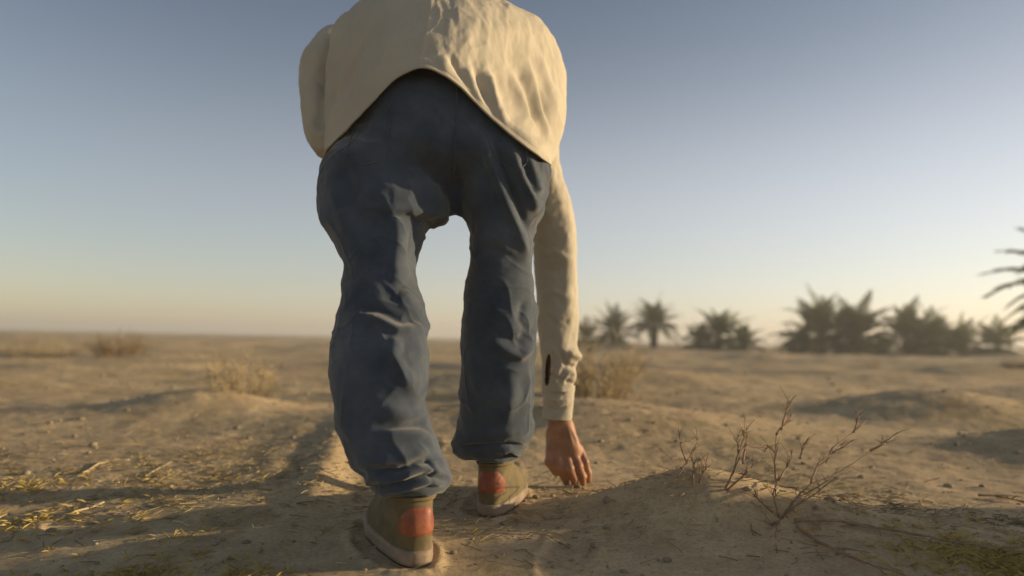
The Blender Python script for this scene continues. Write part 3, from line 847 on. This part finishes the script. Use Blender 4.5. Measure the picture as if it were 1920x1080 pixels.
# ---- shoes
def shoe(heel, yaw, label, cuffz):
    """heel: rear-most point of the sole on the ground"""
    L = 0.285; SC = 1.14
    fw = Vector((math.sin(yaw), math.cos(yaw), 0)); sd_ = Vector((math.cos(yaw), -math.sin(yaw), 0))
    def plan(nseg, L0, y0, wh, wt):
        # closed outline: heel round, waist, ball, toe
        w = np.linspace(0, 2 * np.pi, nseg, endpoint=False)
        yy = (1 - np.cos(w)) / 2; sx = np.sin(w)
        prof = np.sqrt(np.clip(1 - (2 * yy - 1) ** 2, 0, 1)) ** 0.72
        width = wh + (wt - wh) * np.clip((yy - .25) / .45, 0, 1) ** 1.2
        return np.sign(sx) * prof * width, y0 + yy * L0
    def stack(levels, nseg=72, cap=True):
        V = []
        for z, L0, y0, wh, wt in levels:
            a, b = plan(nseg, L0, y0, wh, wt)
            for x_, y_ in zip(a, b):
                rise = 0.018 * max(0, (y_ / L - .72) / .28) ** 2
                V.append(tuple(Vector(heel) + (sd_ * x_ + fw * y_) * SC + Vector((0, 0, z + rise))))
        n = len(levels); fs = []
        for q in range(n - 1):
            for k in range(nseg):
                k2 = (k + 1) % nseg
                fs.append([q * nseg + k, q * nseg + k2, (q + 1) * nseg + k2, (q + 1) * nseg + k])
        if cap:
            fs.append(list(range(nseg))[::-1]); fs.append([(n - 1) * nseg + k for k in range(nseg)])
        return V, fs
    def fine(keys, n):
        K = np.array(keys, float); z = np.linspace(K[0, 0], K[-1, 0], n)
        return [(zz,) + tuple(float(spl(K[:, 0], K[:, c], np.array(zz))) for c in range(1, 5)) for zz in z]
    up_keys = [(.024, .270, .007, .039, .047), (.040, .268, .006, .040, .047), (.055, .258, .005, .0405, .045), (.072, .232, .005, .040, .041), (.088, .185, .007, .0375, .036), (.102, .145, .010, .036, .035), (.114, .128, .012, .0365, .0365), (.120, .124, .013, .037, .037)]
    V, fs = stack(fine(up_keys, 40))
    V = np.array(V)
    V += 0.0008 * np.stack([fbm(V[:, 0] / .02, V[:, 1] / .02, V[:, 2] / .02, oct=2, seed=s) for s in (1, 2, 3)], 1)
    up = mesh_obj('shoe', V, fs, M_shoe, person)
    up['label'] = label
    V, fs = stack([(.003, .277, .004, .040, .050), (.005, .283, .001, .0425, .0525), (.013, .285, 0, .0435, .0535), (.016, .283, .001, .0427, .0527), (.019, .284, .0005, .0432, .0532), (.026, .283, .001, .043, .0525), (.029, .279, .003, .0415, .051), (.0295, .265, .010, .036, .045)])
    so = mesh_obj('sole', V, fs, M_sole, up)
    V, fs = stack([(-.006, .274, .006, .039, .049), (.003, .280, .002, .0415, .0515), (.0045, .276, .004, .040, .050)])
    mesh_obj('outsole', V, fs, M_out, up)
    # heel patch: follows the upper, 2 mm proud
    V = []; fs = []; nu, nz = 26, 22
    for iz in range(nz):
        zt = iz / (nz - 1); zz = .056 + .050 * zt
        _, L0, y0, wh, wt = fine(up_keys, 2)[0]
        L0, y0, wh, wt = (float(spl([k[0] for k in up_keys], [k[c] for k in up_keys], np.array(zz))) for c in (1, 2, 3, 4))
        half = 0.72 * math.sqrt(max(0.02, 1 - (max(0, zt - .45) / .62) ** 2)) * (0.9 + .1 * math.sin(zt * 3))
        for iu in range(nu):
            w = (iu / (nu - 1) * 2 - 1) * half
            yy = (1 - math.cos(w)) / 2; sx = 1 if w >= 0 else -1
            prof = math.sqrt(max(0, 1 - (2 * yy - 1) ** 2)) ** .72
            width = wh + (wt - wh) * max(0, (yy - .25) / .45) ** 1.2
            edge = 1 - max(abs(iu / (nu - 1) * 2 - 1), abs(zt * 2 - 1)) ** 6
            off = .0005 + .0028 * edge
            V.append(tuple(Vector(heel) + (sd_ * (sx * prof * (width + off)) + fw * (y0 + yy * L0 - off)) * SC + Vector((0, 0, zz))))
    for iz in range(nz - 1):
        for iu in range(nu - 1):
            k = iz * nu + iu; fs.append([k, k + 1, k + nu + 1, k + nu])
    mesh_obj('heel_patch', V, fs, M_patch, up)
    # stitching round the patch and a padded collar
    idx = [k for k in range(nu)] + [q * nu + nu - 1 for q in range(nz)] + [(nz - 1) * nu + k for k in range(nu - 1, -1, -1)] + [q * nu for q in range(nz - 1, -1, -1)]
    mid = np.array(V).mean(0)
    st_ = MB(); ring = [Vector(V[k]) + (Vector(mid) - Vector(V[k])).normalized() * .004 - fw * .0012 for k in idx]
    st_.tube(ring, .0007, 5, cap=False); st_.build('stitching', M_sock, up)
    L0, y0, wh, wt = up_keys[-1][1:]
    a, b = plan(60, L0, y0, wh, wt)
    ring = [Vector(heel) + (sd_ * x_ + fw * y_) * SC + Vector((0, 0, up_keys[-1][0])) for x_, y_ in zip(a, b)]
    st_ = MB(); st_.tube(ring + [ring[0]], .005, 8, cap=False); st_.build('collar', M_shoe, up)
    # sock rising out of the collar
    V = []; fs = []; ns = 48; ac = Vector(heel) + fw * .066
    zs = np.linspace(.095, cuffz, 30)
    for zz in zs:
        r1 = .034 + .004 * math.sin(zz * 380) * .25
        for k in range(ns):
            w = 2 * math.pi * k / ns
            V.append(tuple(ac + sd_ * (r1 * math.cos(w)) + fw * ((r1 + .012 * (1 - (zz - .11) / (cuffz - .11))) * math.sin(w)) + Vector((0, 0, zz))))
    for q in range(len(zs) - 1):
        for k in range(ns):
            k2 = (k + 1) % ns; fs.append([q * ns + k, q * ns + k2, (q + 1) * ns + k2, (q + 1) * ns + k])
    mesh_obj('sock', V, fs, M_sock, person)
shoe(hL, math.radians(-24), 'left canvas shoe with red heel patch, heel nearest the camera', .20)
shoe(hR, math.radians(11), 'right canvas shoe with red heel patch, sunlit on its right side', .22)

# ------------------------------------------------------------------ palms
def frond(mb, base, dirv, length, droop, rr, nl=30, wleaf=.05, lleaf=.45):
    n = 14; pts = []; p = Vector(base); d = Vector(dirv).normalized()
    for k in range(n + 1):
        pts.append(p.copy()); p = p + d * (length / n)
        d = (d + Vector((0, 0, -droop / n * (0.5 + 1.2 * k / n)))).normalized()
    mb.tube(pts, [length * .012 * (1 - .85 * k / n) for k in range(n + 1)], 4)
    V = []; fs = []
    for q in range(nl):
        t_ = .16 + .84 * q / (nl - 1); x = t_ * n; k = min(int(x), n - 1); c = pts[k].lerp(pts[k + 1], x - k)
        tg = (pts[k + 1] - pts[k]).normalized(); side = tg.cross(Vector((0, 0, 1)))
        side = side.normalized() if side.length > .01 else Vector((1, 0, 0)); upv = side.cross(tg).normalized()
        ll = lleaf * (math.sin(math.pi * min(1, (.25 + .8 * t_))) * .9 + .25) * rr.uniform(.8, 1.1)
        for s in (-1, 1):
            dd = (side * s * .75 + tg * .75 + upv * rr.uniform(.05, .45) + Vector((0, 0, -.15))).normalized()
            wv = tg * wleaf * .5
            e = c + dd * ll + Vector((0, 0, -.12 * ll)); m = c + dd * ll * .5
            b0 = len(V); nrm = dd.cross(tg).normalized() * wleaf * .12
            V += [tuple(c - wv * .5), tuple(c + wv * .5), tuple(m + wv + nrm), tuple(e), tuple(m - wv + nrm)]
            fs.append([b0, b0 + 1, b0 + 2, b0 + 3, b0 + 4])
    mb.add(V, fs)

def palm(px0, base_py, D, h_tr, L, nf, label, seed, spread=1.0, lean=0.0, extra=None, group='date palms along the horizon', aim=None):
    rr = random.Random(seed)
    b = P(px0, base_py, D); z0 = Hs(b.x, D); b = Vector((b.x, D, z0 - .05))
    root = empty('palm_tree', b)
    tag(root, label, 'palm tree', group)
    top = b + Vector((lean, 0, h_tr + .05))
    mb = MB(); n = max(6, int(h_tr / .09)); 
    pts = [b.lerp(top, k / n) + Vector((0, 0, 0)) for k in range(n + 1)]
    R0 = .16 + .02 * h_tr
    mb.tube(pts, [R0 * (1.15 if k % 2 else .92) * (1.25 - .3 * k / n) for k in range(n + 1)], 12)
    # cut leaf bases
    for k in range(int(n * 4)):
        u = rr.random(); w = rr.uniform(0, 6.28); c = b.lerp(top, u); o = Vector((math.cos(w), math.sin(w), 0)) * R0
        mb.tube([c + o * .8, c + o * 1.35 + Vector((0, 0, .09))], [.045, .02], 4)
    mb.build('trunk', M_trunk, root)
    cr = MB()
    for k in range(nf):
        w = 2.399963 * k + rr.uniform(-.2, .2); u = (k + .5) / nf
        el = math.radians(82 - 112 * u * spread + rr.uniform(-8, 8))
        d = Vector((math.cos(w) * math.cos(el), math.sin(w) * math.cos(el), math.sin(el)))
        frond(cr, top + Vector((0, 0, rr.uniform(-.1, .1))), d, L * rr.uniform(.8, 1.08), rr.uniform(.7, 1.5), rr, 28, L * .030, L * .26)
    if aim:
        for tx, ty, dp in aim:
            tgt = P(tx, ty, D + dp); v_ = tgt - top; l = v_.length
            frond(cr, top, v_ + Vector((0, 0, .35 * l)), l * 1.07, .85, rr, 44, .05, .42)
    cr.build('crown', M_frond, root)
    return root

PALMS = [ # px, base py, depth, trunk h, frond length, fronds, label
 (1097, 645, 40, .35, 1.5, 26, 'low dark palm clump at the horizon just right of the sleeve'),
 (1150, 645, 38, .45, 1.8, 30, 'small bushy palm at the horizon, second from the sleeve', ),
 (1226, 648, 38, 1.15, 1.75, 34, 'solitary palm with a bare trunk and round upright crown on the horizon'),
 (1312, 650, 36, .30, 1.5, 24, 'sparse low palm at the left end of the clump left of the bright gap'),
 (1345, 651, 35, .50, 1.9, 32, 'taller palm in the middle of the clump left of the bright gap'),
 (1395, 652, 35, .30, 1.5, 30, 'squat dense palm at the right end of the clump left of the bright gap'),
 (1498, 655, 34, .30, 1.5, 28, 'squat dark palm on the left edge of the biggest palm clump'),
 (1545, 656, 32, .60, 2.4, 34, 'spiky upright palm, tallest of the biggest clump'),
 (1602, 657, 32, .50, 2.3, 40, 'wide full palm on the right of the biggest clump'),
 (1700, 659, 33, .55, 2.1, 32, 'ragged palm right of the biggest clump, left of a pair'),
 (1752, 660, 32, .45, 2.0, 32, 'broad palm touching the ragged palm in the right-hand row'),
 (1808, 661, 33, .40, 1.8, 30, 'thin small palm between the right-hand row and the frame edge clump'),
 (1872, 662, 31, .35, 1.6, 30, 'low palm under the large overhanging fronds near the right edge'),
]
for k, a in enumerate(PALMS):
    a = a[:3] + (a[3] * rnd.uniform(.7, 1.5), a[4] * 1.1, int(a[5] * 1.05)) + a[6:]
    palm(*a, seed=100 + k, spread=.85 if k in (2, 7) else 1.0, lean=rnd.uniform(-.15, .15))
palm(2100, 690, 11, 1.35, 1.7, 18, 'large near palm at the right edge with long fronds reaching into the frame', 300,
     aim=[(1850, 516, 0.2), (1858, 562, -.3), (1885, 470, .4), (1925, 430, .2), (1905, 640, -.2), (1900, 600, .5)], group=None)

# ------------------------------------------------------------------ shrubs
def traced_shrub(name, label, root_px, stems, M, r0=.0035, seed=1, twigs=4, group=None, cat='shrub'):
    rr = random.Random(seed)
    base = G(*root_px)
    o = empty(name, base); tag(o, label, cat, group)
    st = MB(); tw = MB()
    fan = []
    for s in stems:
        if len(s) >= 3:
            for _f in range(1):
                j = rr.uniform(-.10, .10); x0, y0 = s[0][0], s[0][1]; kk = rr.uniform(.6, .95)
                fan.append([(x0 + ((x - x0) * math.cos(j) - (y - y0) * math.sin(j)) * kk, y0 + ((x - x0) * math.sin(j) + (y - y0) * math.cos(j)) * kk, d + rr.uniform(-.05, .05) * q_) for q_, (x, y, d) in enumerate(s)])
    for s in stems + fan:
        pts = []
        for q, (x, y, dd) in enumerate(s):
            pts.append(P(x, y, base.y + dd))
        # densify with a little wander
        fine_ = []
        for q in range(len(pts) - 1):
            for u in range(4): 
                fine_.append(pts[q].lerp(pts[q + 1], u / 4) + Vector([rr.uniform(-1, 1) * .0011 for _ in range(3)]))
        fine_.append(pts[-1])
        n = len(fine_)
        st = MB(); tw = st
        st.tube(fine_, [r0 * (1 - .75 * k / (n - 1)) for k in range(n)], 6)
        for _ in range(twigs):
            k = rr.randint(int(n * .35), n - 2); d = (fine_[k + 1] - fine_[k]).normalized()
            d = (d + Vector((rr.uniform(-.9, .9), rr.uniform(-.9, .9), rr.uniform(-.1, .8)))).normalized()
            l = rr.uniform(.015, .045)
            tw.tube([fine_[k], fine_[k] + d * l * .5 + Vector((0, 0, .002)), fine_[k] + d * l], [r0 * .4, r0 * .32, r0 * .15], 5)
        st.build('branch', M, o)
    return o
traced_shrub('dry_shrub', 'sparse leafless brown shrub on top of the sand mound', (1300, 915),
    [[(1232,930,0),(1268,898,.02),(1290,862,.05),(1306,832,.08),(1315,812,.1)],
     [(1288,868,.05),(1276,836,.04),(1272,800,.03)], [(1300,915,0),(1300,880,.02),(1298,850,.0)], [(1328,918,0),(1318,890,.05),(1308,868,.08),(1330,848,.1)],
     [(1310,905,0),(1322,880,.0),(1326,860,-.02)]], M_drytwig, .0021, 5)
traced_shrub('dry_shrub', 'upright leafless twiggy shrub between the mound top and the bare root', (1362, 925),
    [[(1356,925,0),(1372,890,.02),(1385,850,.03),(1396,820,.03),(1398,778,.04)], [(1385,850,.03),(1382,825,.06),(1384,815,.06)],
     [(1362,920,0),(1392,892,-.03),(1412,872,-.05),(1414,860,-.05)], [(1392,868,0),(1398,840,.05),(1402,815,.07)],
     [(1410,935,0),(1395,910,.04),(1388,895,.06)]], M_drytwig, .0023, 6)
traced_shrub('dry_shrub', 'spreading leafless shrub with a grey exposed root and long branches to the right', (1465, 975),
    [[(1462,975,0),(1500,925,.03),(1520,908,.05),(1560,892,.08),(1600,868,.1),(1632,845,.12)],
     [(1462,975,0),(1490,950,-.02),(1530,925,-.04),(1555,905,-.05)],
     [(1520,905,.05),(1535,870,.10),(1560,850,.13),(1580,830,.16)], [(1548,868,.13),(1562,838,.15),(1600,812,.2),(1625,788,.22)], [(1600,812,.2),(1608,790,.2),(1612,768,.21)],
     [(1460,970,0),(1450,930,.04),(1456,905,.05),(1462,895,.06)], [(1456,905,.05),(1452,870,.08),(1455,815,.1)], [(1455,815,.1),(1466,800,.1),(1488,778,.12)], [(1465,805,.1),(1474,770,.11),(1478,742,.12)],
     [(1460,900,.05),(1480,868,.08),(1486,845,.09)], [(1455,850,.1),(1440,835,.1),(1432,848,.12)], [(1500,860,.1),(1506,835,.12),(1514,822,.12)],
     [(1632,845,.12),(1660,828,.14),(1688,806,.15)], [(1448,960,0),(1425,940,.02),(1410,925,.03)],
     [(1462,975,0),(1455,1000,-.03),(1456,1020,-.05),(1452,1035,-.06)], [(1462,975,0),(1448,985,-.03),(1432,975,-.02)]], M_drytwig, .0023, 7, twigs=4)

def ground_branch(label, pxs, r, M=M_drytwig, name='fallen_branch', seed=3):
    rr = random.Random(seed); mb = MB(); pts = []
    G0 = [G(*p) for p in pxs]
    for a, b in zip(G0[:-1], G0[1:]):
        for u in range(6):
            q = a.lerp(b, u / 6); q.z = Hs(q.x, q.y) + r + rr.uniform(0, .004) + .002; pts.append(q)
    q = G0[-1].copy(); q.z += r; pts.append(q)
    n = len(pts); mb.tube(pts, [r * (1 - .6 * k / n) for k in range(n)], 6)
    for _ in range(5):
        k = rr.randint(3, n - 3); d = (pts[k + 1] - pts[k]).normalized(); d = (d + Vector((rr.uniform(-.8, .8), rr.uniform(-.8, .8), .15))).normalized()
        mb.tube([pts[k], pts[k] + d * .03, pts[k] + d * .07 + Vector((0, 0, -.004))], [r * .5, r * .4, r * .2], 5)
    o = mb.build(name, M, None, tuple(pts[0])); tag(o, label, 'branch'); return o
ground_branch('long thin brown branch lying on the sand toward the right edge', [(1490,982),(1560,985),(1660,1003),(1760,1020),(1850,1035),(1930,1050)], .0042)
ground_branch('dark branch running from the shrub root down to the bottom edge', [(1495,995),(1550,1035),(1600,1055),(1660,1085)], .0042, seed=4)
ground_branch('short dark stick at the right edge above the yellow weeds', [(1835,935),(1870,938),(1925,948)], .004, seed=5)
for k, (lb, pp, r) in enumerate([
    ('curved pale straw with a split end on the litter left of the person', [(155,892),(185,873),(210,868),(243,866)], .0032),
    ('straight pale straw lying diagonally left of the furrow', [(272,898),(300,882),(322,870)], .0022),
    ('long pale straw at the edge of the shadow in the left foreground', [(128,970),(165,960),(195,948)], .0028),
    ('short pale straw alone in the dark left foreground', [(324,983),(340,987),(358,992)], .0022),
    ('flat bleached straw at the left edge of the frame', [(20,975),(50,972),(85,972)], .0026)]):
    mb = MB(); g_ = [G(*p) for p in pp]; pts = []
    for a, b in zip(g_[:-1], g_[1:]):
        for u in range(3):
            q = a.lerp(b, u / 3); q.z = Hs(q.x, q.y) + r + .003; pts.append(q)
    q = g_[-1].copy(); q.z += r + .003; pts.append(q)
    mb.tube(pts, [r * (1 - .4 * i_ / len(pts)) for i_ in range(len(pts))], 6)
    mid_ = pts[len(pts) // 2]; mb.tube([mid_, mid_ + Vector((.012, .01, .008)), mid_ + Vector((.03, .012, .004))], [r * .6, r * .5, r * .2], 5)
    o = mb.build('straw', M_straw, None, tuple(pts[0])); tag(o, lb, 'straw')

def bush(px0, py0, h, w, n, M, label, seed, group=None):
    rr = random.Random(seed); b = G(px0, py0)
    mb = MB(); tw = mb
    for k in range(n):
        a = rr.uniform(0, 6.283); ro = rr.random() ** .6; hh = h * rr.uniform(.45, 1) * (1 - .35 * ro)
        p = b + Vector((math.cos(a) * ro * w * .25, math.sin(a) * ro * w * .25, -.01)); pts = [p]
        d = Vector((math.cos(a) * ro * w / h * .6, math.sin(a) * ro * w / h * .6, 1)).normalized()
        for q in range(5):
            d = (d + Vector((rr.uniform(-.25, .25), rr.uniform(-.25, .25), rr.uniform(-.12, .1)))).normalized()
            pts.append(pts[-1] + d * hh / 5)
        r = h * .009
        mb.tube(pts, [r * (1 - .16 * q) for q in range(6)], 4)
        for _ in range(7):
            q = rr.randint(1, 4); dd = Vector((rr.uniform(-1, 1), rr.uniform(-1, 1), rr.uniform(0, 1))).normalized(); l = h * rr.uniform(.08, .26)
            m_ = pts[q] + dd * l * .5; tw.tube([pts[q], m_, m_ + (dd + Vector((rr.uniform(-.5, .5), 0, .4))).normalized() * l * .5], [r * .5, r * .4, r * .3], 3)
    o = mb.build('dry_bush', M, None, tuple(b)); tag(o, label, 'bush', group)
bush(440, 735, .34, .45, 34, M_bush, 'pale dry bush, wider of the two left of the person', 1)
bush(492, 742, .36, .28, 24, M_bush, 'tall narrow straw-coloured bush just right of the wider pale bush', 2)
bush(222, 668, .55, 1.1, 70, M_bushd, 'brown rounded bush on the far left plain', 3)
bush(80, 668, .50, 1.5, 80, M_bush, 'wide yellowish bush at the far left by the frame edge', 4)
bush(1120, 745, .62, .75, 60, M_bush, 'large pale dry bush directly behind the hand and sleeve', 5)
bush(1165, 700, .30, .6, 28, M_bush, 'small pale bush right of the large one behind the sleeve', 6)
bush(1905, 690, .30, .9, 90, M_bushd, 'dark brown bush at the right edge of the frame', 7)
bush(1635, 690, .25, .5, 40, M_bush, 'small pale tuft below the biggest palm clump', 8)
bush(1800, 760, .10, .3, 40, M_bush, 'tiny pale tuft on the far right hummock', 9)

# ------------------------------------------------------------------ litter, pebbles, weeds
def scatter_litter(name, n, M, seed, lmin, lmax, wr, dens):
    rr = random.Random(seed); V = []; fs = []; c = 0; tries = 0
    while c < n and tries < n * 40:
        tries += 1
        y = .95 * (7.5 / .95) ** rr.random(); x = rr.uniform(-.95, .95) * y
        if rr.random() > dens(x, y): continue
        l = rr.uniform(lmin, lmax) * (1 if y < 2.5 else 1.3); a = rr.uniform(0, math.pi) if rr.random() < .4 else rr.gauss(0.1, .5)
        V.append((x, y, l, a, rr.uniform(-.25, .35), rr.uniform(.6, 1.3) * wr)); c += 1
    A = np.array(V); z = H(A[:, 0], A[:, 1])
    MBx = MB()
    for (x, y, l, a, tl, w), z0 in zip(A, z):
        dx, dy = math.cos(a) * l / 2, math.sin(a) * l / 2; nx, ny = -math.sin(a) * w, math.cos(a) * w; dz = tl * l / 2; zb = z0 + abs(dz) * .6 + w
        bend = l * rr.uniform(-.02, .06)
        v = [(x - dx + nx, y - dy + ny, zb - dz), (x - dx - nx, y - dy - ny, zb - dz), (x - dx, y - dy, zb - dz + w * 1.5),
             (x + nx + bend * nx / w * .25, y + ny, zb + bend), (x - nx, y - ny, zb + bend), (x, y, zb + w * 1.5 + bend),
             (x + dx + nx, y + dy + ny, zb + dz), (x + dx - nx, y + dy - ny, zb + dz), (x + dx, y + dy, zb + dz + w * 1.5)]
        MBx.add(v, [[0, 1, 4, 3], [1, 2, 5, 4], [2, 0, 3, 5], [3, 4, 7, 6], [4, 5, 8, 7], [5, 3, 6, 8], [2, 1, 0], [6, 7, 8]])
    o = MBx.build(name, M, smooth=False); return o
def gx(x, y, cx, cy, sx, sy): return math.exp(-((x - cx) / sx) ** 2 - ((y - cy) / sy) ** 2)
def dens1(x, y):
    d = .012 + .9 * gx(x, y, -1.1, 1.95, .8, .45) + .8 * gx(x, y, .22, 1.75, .35, .3) + .5 * gx(x, y, .75, 1.95, .45, .4) + .6 * gx(x, y, 1.1, 1.45, .4, .3) + .10 * (y > 2.3)
    p = vnoise(np.array([x * 2.3]), np.array([y * 2.3]), None, 91)[0]
    return d * (.35 + .65 * (p > -.1))
lt = scatter_litter('straw_litter', 4200, M_straw, 5, .005, .034, .0006, dens1)
tag(lt, 'scattered dry straw bits on the sand', 'litter', kind='stuff')
lt = scatter_litter('twig_litter', 4200, M_litter, 6, .006, .05, .0011, dens1)
tag(lt, 'scattered brown twig bits on the sand', 'litter', kind='stuff')
# pebbles and clods
rr = random.Random(8); mb = MB()
ico = [(0, 0, 1), (.89, 0, .45), (.28, .85, .45), (-.72, .53, .45), (-.72, -.53, .45), (.28, -.85, .45), (.72, .53, -.45), (-.28, .85, -.45), (-.89, 0, -.45), (-.28, -.85, -.45), (.72, -.53, -.45), (0, 0, -1)]
icf = [[0,1,2],[0,2,3],[0,3,4],[0,4,5],[0,5,1],[1,6,2],[2,6,7],[2,7,3],[3,7,8],[3,8,4],[4,8,9],[4,9,5],[5,9,10],[5,10,1],[1,10,6],[6,11,7],[7,11,8],[8,11,9],[9,11,10],[10,11,6]]
XY = []
for k in range(1800):
    y = .95 * (9 / .95) ** rr.random(); XY.append((rr.uniform(-.95, .95) * y, y))
XY = np.array(XY); ZZ = H(XY[:, 0], XY[:, 1])
for (x, y), z in zip(XY, ZZ):
    r = .0016 + .006 * rr.random() ** 5 * (1 + y * .5)
    a = rr.uniform(0, 6.28); sx, sy, sz = rr.uniform(.7, 1.3), rr.uniform(.7, 1.3), rr.uniform(.45, .8)
    v = [(x + r * (sx * p[0] * math.cos(a) - sy * p[1] * math.sin(a)) * rr.uniform(.85, 1.15), y + r * (sx * p[0] * math.sin(a) + sy * p[1] * math.cos(a)), z + r * sz * (p[2] * rr.uniform(.85, 1.15) + .4)) for p in ico]
    mb.add(v, icf)
tag(mb.build('gravel', M_stone), 'small pebbles and clods scattered on the sand', 'gravel', kind='stuff')
# low yellow-green weeds
def weeds(name, patches, label, seed):
    rr = random.Random(seed); mb = MB(); P_ = []
    for cx, cy, sx, sy, n in patches:
        for _ in range(n):
            k = rr.uniform(.3, 1) ** 2 * 1.9 if rr.random() < .7 else 2.6
            P_.append((rr.gauss(cx, sx * k), rr.gauss(cy, sy * k)))
    P_ = np.array(P_); Z_ = H(P_[:, 0], P_[:, 1])
    for (x, y), z in zip(P_, Z_):
        if y < .75: continue
        for q in range(7):
            a = rr.uniform(0, 6.28); l = rr.uniform(.010, .030); up_ = rr.uniform(.15, 1.1)
            d = Vector((math.cos(a), math.sin(a), up_)).normalized(); s = Vector((-math.sin(a), math.cos(a), 0)) * rr.uniform(.0004, .0011)
            c = Vector((x + math.cos(a) * .002, y + math.sin(a) * .002, z - .001)); m_ = c + d * l * .55; e_ = c + d * l + Vector((math.cos(a) * l * .2, math.sin(a) * l * .2, -l * .18))
            mb.add([tuple(c - s * .5), tuple(c + s * .5), tuple(m_ + s), tuple(e_), tuple(m_ - s)], [[0, 1, 2, 3, 4]])
    o = mb.build(name, M_weed, smooth=False); tag(o, label, 'weeds', kind='stuff')
a = G(1850, 1060); b = G(60, 910); c = G(240, 1085); d = G(435, 1085); e = G(60, 980)
weeds('ground_weeds', [(a.x + .03, a.y, .055, .045, 420), (b.x, b.y, .25, .14, 110), (c.x, c.y - .02, .05, .03, 170), (d.x, d.y - .02, .02, .02, 70), (e.x, e.y, .10, .05, 50)], 'low yellow green weeds growing in patches on the sand', 12)

hz = MB(); hb_ = 6200.0
hz.add([(x, y, z) for z in (-2.5, 4.6) for x, y in ((-hb_, -hb_), (hb_, -hb_), (hb_, hb_), (-hb_, hb_))],
       [[3, 2, 1, 0], [4, 5, 6, 7], [0, 1, 5, 4], [1, 2, 6, 5], [2, 3, 7, 6], [3, 0, 4, 7]])
M_haze = bpy.data.materials.new('dust_haze'); M_haze.use_nodes = True
nt = M_haze.node_tree; nt.nodes.remove(nt.nodes['Principled BSDF'])
pv = nt.nodes.new('ShaderNodeVolumePrincipled'); pv.inputs['Density'].default_value = 0.0036
pv.inputs['Color'].default_value = (0.95, 0.92, 0.86, 1); pv.inputs['Anisotropy'].default_value = 0.2
nt.links.new(pv.outputs[0], nt.nodes['Material Output'].inputs['Volume'])
tag(hz.build('haze', M_haze, smooth=False), 'thin dusty air over the plain', 'haze', kind='stuff')

for o in bpy.data.objects:
    if '_o' in o: del o['_o']
